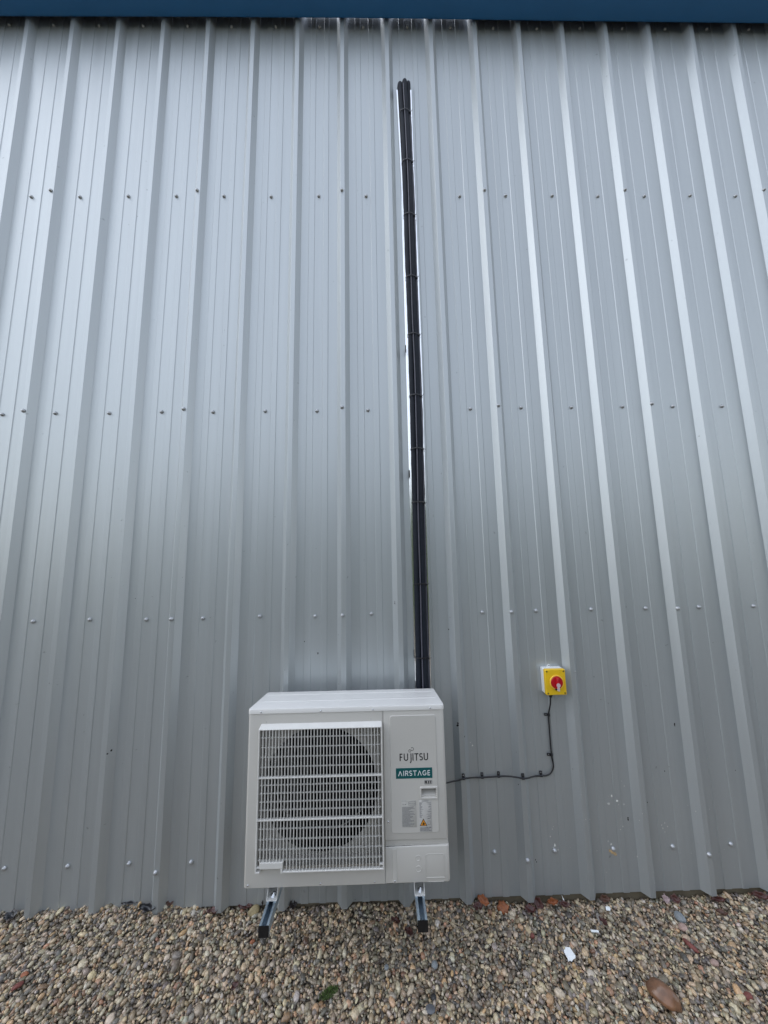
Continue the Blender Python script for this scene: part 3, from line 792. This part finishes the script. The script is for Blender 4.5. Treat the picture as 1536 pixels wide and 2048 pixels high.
def letters(word, x0, x1, z0, z1, wd, gap, widths):
    H = z1 - z0; tot = sum(widths[c] for c in word) + gap * (len(word) - 1); k = (x1 - x0) / tot; x = x0; out = []
    for c in word:
        W = widths[c] * k; a, b = x + wd / 2, x + W - wd / 2; m = (a + b) / 2; lo, hi = z0 + wd / 2, z1 - wd / 2
        if c == 'F': out += [[(a, z0), (a, z1)], [(a, hi), (b, hi)], [(a, (lo + hi) / 2 + .0005), (b - .0015, (lo + hi) / 2 + .0005)]]
        elif c == 'U': rr = (b - a) / 2; out += [[(a, z1), (a, lo + rr)] + arc(m, lo + rr, rr, rr, 180, 360)[1:] + [(b, z1)]]
        elif c == 'J': out += [[(b, z1), (b, z0 + .001)] + arc(b - .0075, z0, .0075, .010, 0, -70, 8)]
        elif c == 'I': out += [[(m, z0), (m, z1)]]
        elif c == 'T': out += [[(x, hi), (x + W, hi)], [(m, z0), (m, z1)]]
        elif c == 'S':
            rz = (hi - lo) / 4; rx = (b - a) / 2
            out += [arc(m, hi - rz, rx, rz, 35, 270, 14) + arc(m, lo + rz, rx, rz, 90, -145, 14)[1:]]
        elif c == 'A': out += [[(a, z0), (m, z1 - .001)], [(m, z1 - .001), (b, z0)]]
        elif c == 'R': rz = (hi - lo) * .26; out += [[(a, z0), (a, z1)], [(a, hi), (m, hi)] + arc(m, hi - rz, b - m, rz, 90, -90)[1:] + [(a, hi - 2 * rz)], [(m, hi - 2 * rz), (b + .0005, z0)]]
        elif c == 'G': out += [arc(m, (lo + hi) / 2, (b - a) / 2, (hi - lo) / 2, 45, 330, 20) + [(b, (lo + hi) / 2 - .001), (m + .001, (lo + hi) / 2 - .001)]]
        elif c == 'E': out += [[(a, z0), (a, z1)], [(a, hi), (b, hi)], [(a, (lo + hi) / 2), (b - .0008, (lo + hi) / 2)], [(a, lo), (b, lo)]]
        elif c == '3': rz = (hi - lo) / 4; out += [arc(m, hi - rz, (b - a) / 2, rz, 150, -90, 10) + arc(m, lo + rz, (b - a) / 2, rz, 90, -150, 10)[1:]]
        elif c == '2': rz = (hi - lo) * .28; out += [arc(m, hi - rz, (b - a) / 2, rz, 160, -35, 10) + [(a, lo), (b, lo)]]
        x += W + gap * k
    return out
ribbons('maker_lettering', letters('FUJITSU', .3035, .4385, .9140, .9460, .0045, .18, dict(F=.72, U=.95, J=.55, I=.28, T=.88, S=.78)), .0045, EY - .0005, MT['ink'], unit)
ribbons('infinity_mark', [arc(.3525, .9570, .0055, .0055, 40, 330, 18) + arc(.3640, .9650, .0068, .0068, 215, 505, 18)], .0016, EY - .0005, MT['ink'], unit)
badge = plate('teal_badge', .2845, .4560, .8375, .8825, EY - .0012, .0014, .0008, .0003, MT['teal'], unit, UO)
ribbons('badge_lettering', letters('AIRSTAGE', .2950, .4465, .8495, .8715, .0027, .22, dict(A=.92, I=.22, R=.72, S=.66, T=.80, G=.92, E=.62)), .0027, EY - .0018, MT['white'], badge)
ringplate('refrigerant_box', .4180, .4530, .8115, .8270, .0007, EY - .0006, .0006, .0008, MT['greyp'], unit, .0006)
ribbons('refrigerant_lettering', letters('R32', .4215, .4495, .8140, .8245, .0030, .18, {'R': .9, '3': .8, '2': .8}), .0030, EY - .0006, MT['ink'], unit)
lab1 = plate('grey_label', .3075, .3760, .6300, .7440, EY - .0006, .0008, .0006, .0002, MT['label1'], unit, UO)
ls = []
for k in range(24):
    z = .716 - k * .0035; ls.append((.0016, [(.3095, z), (.3095 + random.uniform(.030, .062), z)]))
ls += [(.0012, [(.310, .742), (.331, .742)]), (.0030, [(.3125, .7275), (.3165, .7275)]), (.0030, [(.3225, .7275), (.3285, .7275)]), (.0012, [(.3405, .738), (.3735, .738)]), (.0012, [(.3405, .731), (.3735, .731)]), (.0012, [(.3405, .724), (.3735, .724)]),
       (.0012, [(.3405, .724), (.3405, .738)]), (.0012, [(.3735, .724), (.3735, .738)])]
ribbons('label_print', ls, .0012, EY - .0011, MT['greyp'], lab1)
lab2 = plate('rating_label', .3890, .4475, .6090, .7430, EY - .0006, .0008, .0006, .0002, MT['label2'], unit, UO)
ls = [(.0026, [(.4020, .7395), (.4340, .7395)])]
for k in range(20):
    z = .733 - k * .0033
    ls.append((.0013, [(.3910, z), (.3910 + random.uniform(.004, .018), z)]))
    if k % 3 != 1: ls.append((.0013, [(.4440 - random.uniform(.004, .022), z), (.4450, z)]))
for k in range(6): ls.append((.0013, [(.3910, .628 - k * .0028), (.4450 - random.uniform(0, .012), .628 - k * .0028)]))
ls += [(.0032, [(.4270, .664), (.4430, .668)]), (.0012, [(.4280, .655), (.4395, .655)]), (.0012, [(.4280, .640), (.4395, .640)]), (.0012, [(.4280, .655), (.4280, .640)]), (.0012, [(.4395, .655), (.4395, .640)]), (.004, [(.4230, .6285), (.4265, .6285)]), (.004, [(.434, .6285), (.444, .6285)])]
ribbons('label_print', ls, .0012, EY - .0011, MT['greyp'], lab2)
bm = bmesh.new(); bm_prism(bm, [tuple(np.array(p) - np.array((UO[0], UO[2]))) for p in ((.3905, .6355), (.4245, .6355), (.4075, .6660))], EY - .0012 - UO[1], EY - .0007 - UO[1])
frombm('hazard_border', bm, MT['ink'], lab2)
bm = bmesh.new(); bm_prism(bm, [tuple(np.array(p) - np.array((UO[0], UO[2]))) for p in ((.3945, .6378), (.4205, .6378), (.4075, .6612))], EY - .0017 - UO[1], EY - .0013 - UO[1])
frombm('hazard_triangle', bm, MT['orange'], lab2)
bm = bmesh.new(); fl = [(.4040, .6402), (.4110, .6402), (.4132, .6435), (.4118, .6475), (.4100, .6460), (.4090, .6530), (.4060, .6490), (.4052, .6460), (.4036, .6470), (.4022, .6430)]
bm_prism(bm, [tuple(np.array(p) - np.array((UO[0], UO[2]))) for p in fl], EY - .0022 - UO[1], EY - .0018 - UO[1])
frombm('flame_mark', bm, MT['ink'], lab2)

# ------------------------------------------------------------------ isolator switch
IO = (1.221, -.0022, 1.139)
iso = empty('isolator_switch', IO, 'yellow isolator switch box with red rotary knob on the wall', 'switch')
ix0, ix1, iz0, iz1 = 1.1635, 1.2800, 1.0700, 1.2080
def iplate(name, x0, x1, z0, z1, yf, d, r, bev, m, par=iso): return plate(name, x0, x1, z0, z1, yf, d, r, bev, m, par, IO)
bs = iplate('base_box', ix0, ix1, iz0, iz1, -.0400, .0375, .006, .0015, MT['ibase'])
cv = iplate('cover', ix0 - .001, ix1 + .001, iz0 - .001, iz1 + .001, -.0585, .0183, .007, .0035, MT['yellow'])
me = lathe_mesh('lug_shape', [(.0085, 0), (.0085, .0035), (.0075, .0045)], 18); me.materials.append(MT['ibase'])
o = bpy.data.objects.new('fixing_lug', me); C.objects.link(o); o.parent = bs; o.location = Vector((1.214, -.003, 1.2125)) - Vector(IO)
me = lathe_mesh('lug_hole', [(.0032, 0), (.0032, .0052)], 10); me.materials.append(MT['ink'])
o = bpy.data.objects.new('lug_screw', me); C.objects.link(o); o.parent = bs; o.location = Vector((1.214, -.003, 1.2145)) - Vector(IO)
cs = lathe_mesh('cover_screw_shape', [(.0048, 0), (.0048, .0008), (.0036, .0010), (.0032, .0002)], 14); cs.materials.append(mat('dull_brass', (.16, .11, .02, 1), .5, .3))
for x in (ix0 + .010, ix1 - .010):
    for z in (iz0 + .010, iz1 - .010):
        o = bpy.data.objects.new('cover_screw', cs); C.objects.link(o); o.parent = cv; o.location = Vector((x, -.0585, z)) - Vector(IO)
KC = Vector((1.2245, -.0585, 1.1395))
rg = lathe_mesh('collar_shape', [(.0400, 0), (.0400, .0050), (.0385, .0065), (.0350, .0065), (.0345, .0030)], 40); rg.materials.append(MT['iyring'])
o = bpy.data.objects.new('knob_collar', rg); C.objects.link(o); o.parent = cv; o.location = KC - Vector(IO)
kn = lathe_mesh('knob_shape', [(.0342, .0005), (.0342, .0060), (.0330, .0085), (.0310, .0090)], 40); kn.materials.append(MT['red'])
knob = bpy.data.objects.new('rotary_knob', kn); C.objects.link(knob); knob.parent = iso; knob.location = KC - Vector(IO)
bm = bmesh.new()                                   # raised grip across the knob
vs = bm_box(bm, -.0095, .0095, -.0200, -.0080, -.0310, .0310)
for q in vs:
    if q.co.y < -.015: q.co.x *= .55; q.co.z *= .90
bmesh.ops.bevel(bm, geom=list(bm.edges), offset=.002, segments=3, affect='EDGES')
autosmooth(frombm('knob_grip', bm, MT['red'], knob), 40)
bm = bmesh.new()
bm_prism(bm, [(.0115 * math.cos(a), -.0095 + .0115 * math.sin(a)) for a in [2 * math.pi * (k + .5) / 8 for k in range(8)]], -.0232, -.0202)
bm_box(bm, -.0055, .0055, -.0228, -.0150, -.0405, -.0190)
frombm('pointer_tab', bm, MT['ltab'], knob)
bm = bmesh.new(); bm_box(bm, -.0135, .0135, -.0072, -.0042, -.0408, -.0325)
frombm('lock_slot', bm, MT['ink'], knob)
gl = bmesh.new(); bmesh.ops.create_cone(gl, cap_ends=True, segments=6, radius1=.0115, radius2=.0105, depth=.014, matrix=Matrix.Translation(Vector((1.2010, -.026, 1.0625)) - Vector(IO)))
bmesh.ops.create_cone(gl, cap_ends=True, segments=16, radius1=.0070, radius2=.0100, depth=.010, matrix=Matrix.Translation(Vector((1.2010, -.026, 1.0510)) - Vector(IO)))
frombm('cable_gland', gl, MT['pvc'], iso)

# ------------------------------------------------------------------ supply cable and clips
CR = .0048
cpts = [(1.201, -.026, 1.050), (1.199, -.020, 1.005), (1.1905, -.0085, .943), (1.1885, -.0085, .860), (1.1895, -.0085, .729), (1.1945, -.0085, .690), (1.1935, -.0085, .662), (1.180, -.0085, .636), (1.156, -.0085, .622), (1.121, -.0085, .620),
        (1.090, -.0095, .6195), (1.060, -.0200, .6220), (1.035, -.0380, .6290), (1.004, -.0425, .631), (.975, -.040, .635), (.945, -.024, .630), (.915, -.012, .625), (.879, -.0085, .623), (.785, -.0085, .620), (.750, -.0095, .6215), (.722, -.024, .630), (.698, -.039, .638), (.670, -.0425, .638), (.640, -.041, .630), (.600, -.042, .624), (.560, -.050, .622), (.522, -.060, .620), (.505, -.09, .618)]
CR = .0040
supply = tube('supply_cable', smooth_path(cpts, 5), CR, MT['pvc'], None, 10, (1.19, -.0085, .7)); supply.location = (1.19, -.0085, .7)
tag(supply, 'thin black power cable running from isolator to outdoor unit', 'cable')
def clip(x, y, z, rot, label):
    """P clip: band around the cable and a tab with a fixing hole; rot 0 = tab up"""
    e = empty('cable_clip', (x, y, z), label, 'cable clip', 'black clips holding the supply cable'); e.rotation_euler = (0, rot, 0)
    v = []; f = []; n = 14; w_ = .0065
    for k in range(n + 1):
        a = math.radians(-100 + 290 * k / n)
        for r in (CR + .0006, CR + .0024):
            for s in (-1, 1): v.append((s * w_, -r * math.cos(a), -r * math.sin(a) * 1.0))
    for k in range(n):
        a = 4 * k; b = 4 * k + 4
        f += [(a, a + 1, b + 1, b), (a + 2, b + 2, b + 3, a + 3), (a, b, b + 2, a + 2), (a + 1, a + 3, b + 3, b + 1)]
    f += [(0, 2, 3, 1), (4 * n, 4 * n + 1, 4 * n + 3, 4 * n + 2)]
    autosmooth(pydata('clip_band', v, f, MT['tie'], e), 40)
    bm = bmesh.new(); o_ = rrect(-.0075, .0075, .0045, .0245, .003); i_ = [(.0030 * math.cos(2 * math.pi * (k - 6) / 24), .0160 + .0030 * math.sin(2 * math.pi * (k - 6) / 24)) for k in range(24)]
    y0, y1 = .0008, .0040
    A = [bm.verts.new((a, y0, b)) for a, b in o_]; B = [bm.verts.new((a, y0, b)) for a, b in i_]; A2 = [bm.verts.new((a, y1, b)) for a, b in o_]; B2 = [bm.verts.new((a, y1, b)) for a, b in i_]
    for k in range(24):
        j = (k + 1) % 24
        bm.faces.new((A[k], A[j], B[j], B[k])); bm.faces.new((A2[k], B2[k], B2[j], A2[j])); bm.faces.new((A[k], A2[k], A2[j], A[j])); bm.faces.new((B[k], B[j], B2[j], B2[k]))
    frombm('clip_tab', bm, MT['tie'], e)
    sc = bpy.data.objects.new('clip_screw', us); C.objects.link(sc); sc.parent = e; sc.location = (0, .002, .0160); sc.scale = (.7, .7, .7)
clip(.670, -.0425, .638, 0, 'black cable clip on the rib right beside the outdoor unit')
clip(.785, -.0085, .620, 0, 'black cable clip second along from the outdoor unit')
clip(.879, -.0085, .623, 0, 'black cable clip third along from the outdoor unit, middle of horizontal run')
clip(1.004, -.0425, .631, 0, 'black cable clip on the rib left of the cable bend')
clip(1.121, -.0085, .620, 0, 'black cable clip at the cable bend, last of horizontal run')
clip(1.1905, -.0085, .943, -math.pi / 2, 'black cable clip on the vertical run, just below the isolator')
clip(1.1895, -.0085, .729, -math.pi / 2, 'black cable clip on the vertical run, just above the bend')

# ------------------------------------------------------------------ gravel pebbles
def cube_sphere():
    bm = bmesh.new(); bmesh.ops.create_cube(bm, size=2); bmesh.ops.subdivide_edges(bm, edges=list(bm.edges), cuts=1, use_grid_fill=True)
    for v_ in bm.verts: v_.co.normalize()
    bm.verts.ensure_lookup_table()
    V = np.array([v_.co[:] for v_ in bm.verts]); F = np.array([[q.index for q in fc.verts] for fc in bm.faces]); bm.free(); return V, F
BV, BF = cube_sphere()
variants = []
for k in range(14):
    d = rng.normal(size=(5, 3)); d /= np.linalg.norm(d, axis=1)[:, None]; amp = rng.uniform(-.22, .22, 5)
    rr = 1 + sum(a * np.maximum(0, BV @ q) ** 2 for a, q in zip(amp, d)) + rng.normal(0, .035, len(BV))
    variants.append(BV * rr[:, None])
variants = np.array(variants)
def scatter(x0, x1, y0, y1, s):
    X, Y = np.meshgrid(np.arange(x0, x1, s), np.arange(y0, y1, s * .9)); X = X + (np.arange(X.shape[0])[:, None] % 2) * s / 2
    X = X.ravel() + rng.uniform(-.42, .42, X.size) * s; Y = Y.ravel() + rng.uniform(-.42, .42, Y.size) * s
    return X, Y
px, py, pz, pr = [], [], [], []
for (a, b, c, d, s, dz) in ((-2.1, 2.6, -.60, .014, .0130, 0), (-2.1, 2.6, -.60, .014, .0130, -.010), (-3.6, -2.1, -.8, .014, .018, 0), (2.6, 4.2, -.8, .014, .018, 0), (-2.1, 2.6, -1.1, -.60, .018, 0)):
    X, Y = scatter(a, b, c, d, s); px.append(X); py.append(Y); R = s * .57 * np.exp(rng.normal(0, .34, X.size)); R = np.clip(R, s * .28, s * 1.5)
    pr.append(R); pz.append(hgt(X, Y) + dz - .010 + rng.uniform(-.007, .008, X.size))
px, py, pz, pr = map(np.concatenate, (px, py, pz, pr))
# keep stones out of the wall
keep = np.array([y + r < .013 if True else 0 for y, r in zip(py, pr)]); py = np.minimum(py, .012 - pr); n = len(px)
ax = pr[:, None] * np.stack([rng.uniform(.95, 1.45, n), rng.uniform(.75, 1.05, n), rng.uniform(.48, .80, n)], 1)
yaw = rng.uniform(0, 2 * np.pi, n); t1 = rng.normal(0, .55, n); t2 = rng.normal(0, .55, n)
def Rz(a): z = np.zeros_like(a); o_ = np.ones_like(a); return np.stack([np.stack([np.cos(a), -np.sin(a), z], 1), np.stack([np.sin(a), np.cos(a), z], 1), np.stack([z, z, o_], 1)], 1)
def Rx(a): z = np.zeros_like(a); o_ = np.ones_like(a); return np.stack([np.stack([o_, z, z], 1), np.stack([z, np.cos(a), -np.sin(a)], 1), np.stack([z, np.sin(a), np.cos(a)], 1)], 1)
def Ry(a): z = np.zeros_like(a); o_ = np.ones_like(a); return np.stack([np.stack([np.cos(a), z, np.sin(a)], 1), np.stack([z, o_, z], 1), np.stack([-np.sin(a), z, np.cos(a)], 1)], 1)
RM = Rz(yaw) @ Rx(t1) @ Ry(t2)
vi = rng.integers(0, len(variants), n)
V = variants[vi] * ax[:, None, :]
V = np.einsum('nij,nkj->nki', RM, V) + np.stack([px, py, pz], 1)[:, None, :]
pal = np.array([(.27, .245, .20), (.20, .18, .15), (.34, .295, .225), (.14, .125, .11), (.42, .38, .31), (.24, .195, .15), (.30, .215, .15), (.58, .55, .49), (.095, .092, .092), (.21, .205, .20), (.37, .275, .17), (.235, .15, .11), (.48, .41, .30), (.17, .165, .135)])
pw = np.array([12, 13, 10, 13, 9, 8, 5, 8, 12, 9, 3, 3, 5, 9.]); pw /= pw.sum()
col = pal[rng.choice(len(pal), n, p=pw)] * np.exp(rng.normal(0, .46, (n, 1))) * rng.uniform(.95, 1.05, (n, 3)) * np.array([1.20, 1.08, .92])
col *= np.minimum(1, .52 / col.max(axis=1))[:, None]; nb = len(BV)
me = bpy.data.meshes.new('gravel')
me.vertices.add(n * nb); me.vertices.foreach_set('co', V.reshape(-1).astype(np.float32))
FA = (BF[None] + (np.arange(n) * nb)[:, None, None]).reshape(-1).astype(np.int32); nf = n * len(BF)
me.loops.add(nf * 4); me.loops.foreach_set('vertex_index', FA)
me.polygons.add(nf); me.polygons.foreach_set('loop_start', np.arange(0, nf * 4, 4, dtype=np.int32)); me.polygons.foreach_set('loop_total', np.full(nf, 4, dtype=np.int32))
me.polygons.foreach_set('use_smooth', np.ones(nf, dtype=bool))
at = me.attributes.new('Col', 'FLOAT_COLOR', 'POINT')
ca = np.ones((n * nb, 4), dtype=np.float32); ca[:, :3] = np.repeat(col, nb, axis=0); at.data.foreach_set('color', ca.ravel())
me.update(); me.validate()
gravel = add('gravel', me, MT['pebble']); tag(gravel, 'mixed tan, grey and brown pebble gravel along the wall foot', 'gravel', None, 'stuff')

# ------------------------------------------------------------------ loose things on the gravel
def ztop(x, y): return float(hgt(x, y)) - .002
def stone(label, x, y, sx, sy, sz, rot, material, seed, name='stone', lift=.35, cat='stone', chunk=.72):
    r_ = np.random.default_rng(seed); bm = bmesh.new(); bmesh.ops.create_icosphere(bm, subdivisions=3, radius=1)
    ds = r_.normal(size=(9, 3)); ds /= np.linalg.norm(ds, axis=1)[:, None]; am = r_.uniform(chunk, 1.0 if chunk > .7 else .86, 9)
    for v_ in bm.verts:
        p = np.array(v_.co); k = 1.0
        for d_, a_ in zip(ds, am):
            q = p @ d_
            if q > 1e-3: k = min(k, a_ / q * 1.02) if a_ / q < 1 else k
        k *= 1 + .03 * math.sin(5 * p[0] + seed) * math.sin(4 * p[1])
        v_.co = Vector((p[0] * k * sx, p[1] * k * sy, p[2] * k * sz))
    o = frombm(name, bm, material, None, True, (x, y, ztop(x, y) + sz * lift)); o.rotation_euler = (r_.uniform(-.2, .2), r_.uniform(-.2, .2), rot)
    return tag(o, label, cat)
stone('large brown worn stone on the gravel at bottom right', 1.400, -.410, .066, .042, .040, -.85, MT['st_brown'], 41, chunk=.58)
stone('big tan stone against the wall foot left of the unit', -.478, -.018, .030, .021, .022, .5, MT['st_tan'], 5)
stone('small orange stone just left of the left strut arm', -.435, -.150, .012, .009, .009, .4, MT['st_orange'], 8)
stone('bright orange red stone on the gravel at far left', -1.434, -.250, .015, .010, .009, .2, MT['st_orange'], 9)
stone('brownish red flat stone below the bright orange one at far left', -1.425, -.287, .020, .013, .009, .6, MT['st_red'], 10)
stone('long dull red stone lying right of the white scrap', 1.69, -.222, .030, .013, .011, -.95, MT['st_red'], 12)
stone('flat grey slate chip at the bottom centre', .405, -.406, .022, .015, .006, -.3, MT['st_slate'], 14, lift=.6)
stone('black stone just behind the grey slate chip', .425, -.372, .014, .012, .011, .9, MT['st_dark'], 15)
stone('round blue grey stone right of the right strut arm', .448, -.262, .015, .014, .011, .1, MT['st_blue'], 16)
stone('pale grey round stone below the unit between the arms', .225, -.262, .011, .010, .009, .7, MT['st_blue'], 19)
stone('pinkish pale stone at the right, beside a maroon leaf', 1.735, -.290, .020, .013, .011, .2, MT['st_pink'], 17)
stone('dark maroon stone near the bottom right corner', 1.760, -.405, .020, .012, .010, .0, MT['st_red'], 18)
stone('small brick red stone on gravel below the cable bend', .950, -.165, .011, .009, .009, .3, MT['st_red'], 21)
stone('grey crumpled looking stone near the wall at right', 1.752, -.100, .022, .026, .018, .3, MT['st_blue'], 23)
stone('pale pink pebble lump in front of the grey lump at right', 1.725, -.145, .020, .018, .014, .1, MT['st_pink'], 24)

def leaf(label, x, y, ln, wd, rot, pitch_, curl, material, seed, name='dead_leaf', cat='leaf', lift=.006, roll=0):
    r_ = random.Random(seed); nu, nv = 11, 7; v = []; f = []
    for i in range(nu):
        u = i / (nu - 1); half = wd * (math.sin(math.pi * min(1, u * .96 + .03)) ** .75) * (1 + .22 * math.sin(u * 17 + seed))
        for j in range(nv):
            s = (j / (nv - 1) - .5) * 2
            v.append(((u - .5) * ln, s * half, curl * ln * (s * s * .5 + (u - .5) ** 2 * 1.3) + r_.uniform(-1, 1) * .035 * ln * .5 + .004 * math.sin(9 * u + 3 * s)))
    for i in range(nu - 1):
        for j in range(nv - 1): f.append((i * nv + j, (i + 1) * nv + j, (i + 1) * nv + j + 1, i * nv + j + 1))
    o = pydata(name, v, f, material, None, True, (x, y, ztop(x, y) + lift)); o.rotation_euler = (roll, pitch_, rot)
    m = o.modifiers.new('thick', 'SOLIDIFY'); m.thickness = .0007; m.offset = 0
    return tag(o, label, cat)
leaf('curled orange brown leaf at the wall foot right of the unit', .755, -.012, .062, .018, -.4, .25, .35, MT['leaf_or'], 1, lift=.018, roll=.7)
leaf('flat orange leaf on gravel between two ribs', .855, -.038, .066, .026, .1, .05, -.3, MT['leaf_or'], 2, lift=.018, roll=.35)
leaf('dark red leaf scrap under the nearer orange leaves', .72, -.035, .055, .016, .1, .0, .3, MT['leaf_red'], 3, lift=.008, roll=.3)
leaf('dark maroon leaf under the rib below the isolator cable', .995, -.045, .060, .018, .0, .0, .25, MT['leaf_red'], 4, lift=.010, roll=.3)
leaf('reddish brown leaf leaning on the wall below the isolator', 1.050, -.016, .060, .020, -.5, .3, .3, MT['leaf_red'], 5, lift=.018, roll=.9)
leaf('rusty curled leaf strip at the wall foot below the isolator', 1.125, -.018, .060, .013, .1, .1, .5, MT['leaf_or'], 6, lift=.016, roll=.6)
leaf('dark red narrow leaf at the wall foot right of the rusty strip', 1.190, -.030, .062, .012, -.25, .0, .3, MT['leaf_red'], 7, lift=.010, roll=.4)
leaf('brown leaf tucked under the cladding edge right of centre', 1.42, -.008, .060, .014, .0, .0, .3, MT['leaf_br'], 8, lift=.012, roll=.7)
leaf('deep red leaf lying on gravel beside the white plastic strip', 1.335, -.125, .042, .013, -1.1, .0, .3, MT['leaf_red'], 9, lift=.012)
leaf('pale pink grey leaf at the wall foot on the right', 1.745, -.022, .044, .017, .3, .1, .4, MT['leaf_pk'], 10, lift=.018, roll=.6)
leaf('purple red leaf beside the pale pink one at the wall', 1.80, -.022, .046, .017, -.3, -.1, .3, MT['leaf_red'], 11, lift=.018, roll=.7)
leaf('rust red leaf on gravel under the unit, farther from camera', .275, -.092, .050, .013, -.5, .0, .3, MT['leaf_red'], 12, lift=.012)
leaf('rust red leaf on gravel under the unit, nearer the right arm', .340, -.140, .046, .016, -.6, .0, .3, MT['leaf_red'], 13, lift=.012)
leaf('dark red leaf near the wall left of the unit', -.690, -.035, .060, .016, .1, .0, .35, MT['leaf_red'], 14, lift=.012)
leaf('small dark brown leaf touching the wall on the left', -.935, -.004, .036, .014, .3, .1, .4, MT['leaf_br'], 15, lift=.014, roll=.5)
leaf('upright black brown leaf by the big tan stone', -.440, -.006, .040, .010, .3, -1.2, .3, MT['leaf_dk'], 16, lift=.022, roll=.2)
leaf('dull red leaf along the wall behind the tan stone', -.530, -.002, .075, .012, .0, .0, .2, MT['leaf_red'], 17, lift=.016, roll=.6)
leaf('round black leaf against the wall below the unit', -.275, -.004, .040, .018, .3, .1, .4, MT['leaf_dk'], 18, lift=.022, roll=.8)
leaf('wet red leaf with pebble on it, bottom left of centre', -.446, -.319, .032, .013, .9, .0, .3, MT['leaf_red'], 19, lift=.010)
leaf('long dark red leaf strip at the wall on far right', 2.02, -.035, .075, .011, -.1, .0, .3, MT['leaf_red'], 20, lift=.014, roll=.5)
leaf('reddish leaf at the wall foot by the right edge', 2.26, -.030, .080, .015, -.3, .0, .3, MT['leaf_red'], 21, lift=.016, roll=.5)
leaf('brown leaf lying on gravel at far right', 1.98, -.095, .050, .014, -.4, .0, .3, MT['leaf_br'], 22, lift=.010)
leaf('black film scrap pressed against the wall on the left', -1.150, -.004, .085, .007, .03, .0, .1, MT['bag'], 23, 'plastic_film', 'plastic', lift=.009, roll=.4)
leaf('crumpled black plastic scrap on gravel left of the brown leaf', -1.035, -.028, .090, .016, -.12, .05, .3, MT['bag'], 24, 'plastic_film', 'plastic', lift=.012, roll=.5)
leaf('black plastic scrap at the wall foot on the far left', -1.745, -.030, .060, .018, .1, .0, .3, MT['bag'], 25, 'plastic_film', 'plastic', lift=.010, roll=.4)

def scrap(name, label, cat, outline, x, y, rot, tilt, material, th=.002, lift=.008):
    bm = bmesh.new(); a = [bm.verts.new((p, q, th)) for p, q in outline]; b = [bm.verts.new((p, q, 0)) for p, q in outline]; n_ = len(outline)
    bm.faces.new(a); bm.faces.new(list(reversed(b)))
    for i in range(n_): bm.faces.new((a[i], b[i], b[(i + 1) % n_], a[(i + 1) % n_]))
    o = frombm(name, bm, material, None, False, (x, y, ztop(x, y) + lift)); o.rotation_euler = (tilt, .05, rot); return tag(o, label, cat)
scrap('white_scrap', 'torn bright white scrap lying on the gravel', 'paper', [(1.15 * a_, .95 * b_) for a_, b_ in ((-.019, .014), (-.021, .004), (-.017, -.012), (-.018, -.024), (-.010, -.020), (-.006, -.025), (.004, -.018), (.016, -.014), (.020, -.006), (.014, .010), (.010, .020), (-.008, .022), (-.012, .014))], 1.085, -.256, .05, .35, MT['paper'], .002, .016)
scrap('plastic_strip', 'short white plastic strip on gravel near a deep red leaf', 'plastic', [(-.019, -.004), (.018, -.0035), (.020, .004), (-.018, .005)], 1.266, -.161, -.05, .2, MT['paper'], .003)
scrap('plastic_sliver', 'thin white sliver standing by the wall foot below the isolator', 'plastic', [(-.004, -.018), (.003, -.020), (.001, .004), (-.006, .022), (-.004, .0)], 1.195, -.016, .1, 1.0, MT['paper'], .0015, .018)
scrap('plastic_chip', 'broad white chip near the wall on the right of the red leaves', 'plastic', [(-.014, -.006), (.004, -.010), (.016, -.002), (.012, .006), (-.006, .007)], 1.405, -.055, .1, .3, MT['paper'], .003)

def stalk(label, pts, r):
    P3 = [(x, y, ztop(x, y) + l) for x, y, l in pts]
    o = tube('dry_stalk', smooth_path([Vector(p) - Vector(P3[0]) for p in P3], 6), r, MT['straw'], None, 6); o.location = P3[0]
    return tag(o, label, 'stalk')
stalk('long bent straw stalk on gravel right of the right arm', [(.488, -.248, .008), (.535, -.205, .012), (.580, -.178, .012), (.650, -.155, .014), (.728, -.125, .012)], .0017)
stalk('thin straw stalk running from the right arm along the gravel', [(.455, -.075, .010), (.530, -.100, .014), (.600, -.120, .013), (.640, -.150, .010)], .0014)
stalk('straight straw stalk beside the white plastic strip', [(1.205, -.040, .016), (1.255, -.095, .014), (1.305, -.164, .012)], .0015)
stalk('short straw stalk right of the straight one, nearer the camera', [(1.36, -.185, .012), (1.395, -.225, .011), (1.42, -.250, .010)], .0013)

# moss tuft: many small blades over a low cushion
bm = bmesh.new(); rr_ = random.Random(4)
for _ in range(420):
    a = rr_.uniform(0, 6.28); q = math.sqrt(rr_.random()); x = q * .036 * math.cos(a) + .008 * rr_.uniform(-1, 1); y = q * .020 * math.sin(a) + x * .35
    h_ = rr_.uniform(.004, .012) * (1.2 - q * .7); d = rr_.uniform(0, 6.28); wv = .0016
    b0 = bm.verts.new((x - wv * math.sin(d), y + wv * math.cos(d), 0)); b1 = bm.verts.new((x + wv * math.sin(d), y - wv * math.cos(d), 0))
    t_ = bm.verts.new((x + .006 * math.cos(d), y + .006 * math.sin(d), h_)); bm.faces.new((b0, b1, t_))
o = frombm('moss_tuft', bm, MT['moss'], None, False, (-.028, -.343, ztop(-.028, -.343) + .004)); tag(o, 'small green moss tuft on the gravel below the unit', 'moss')
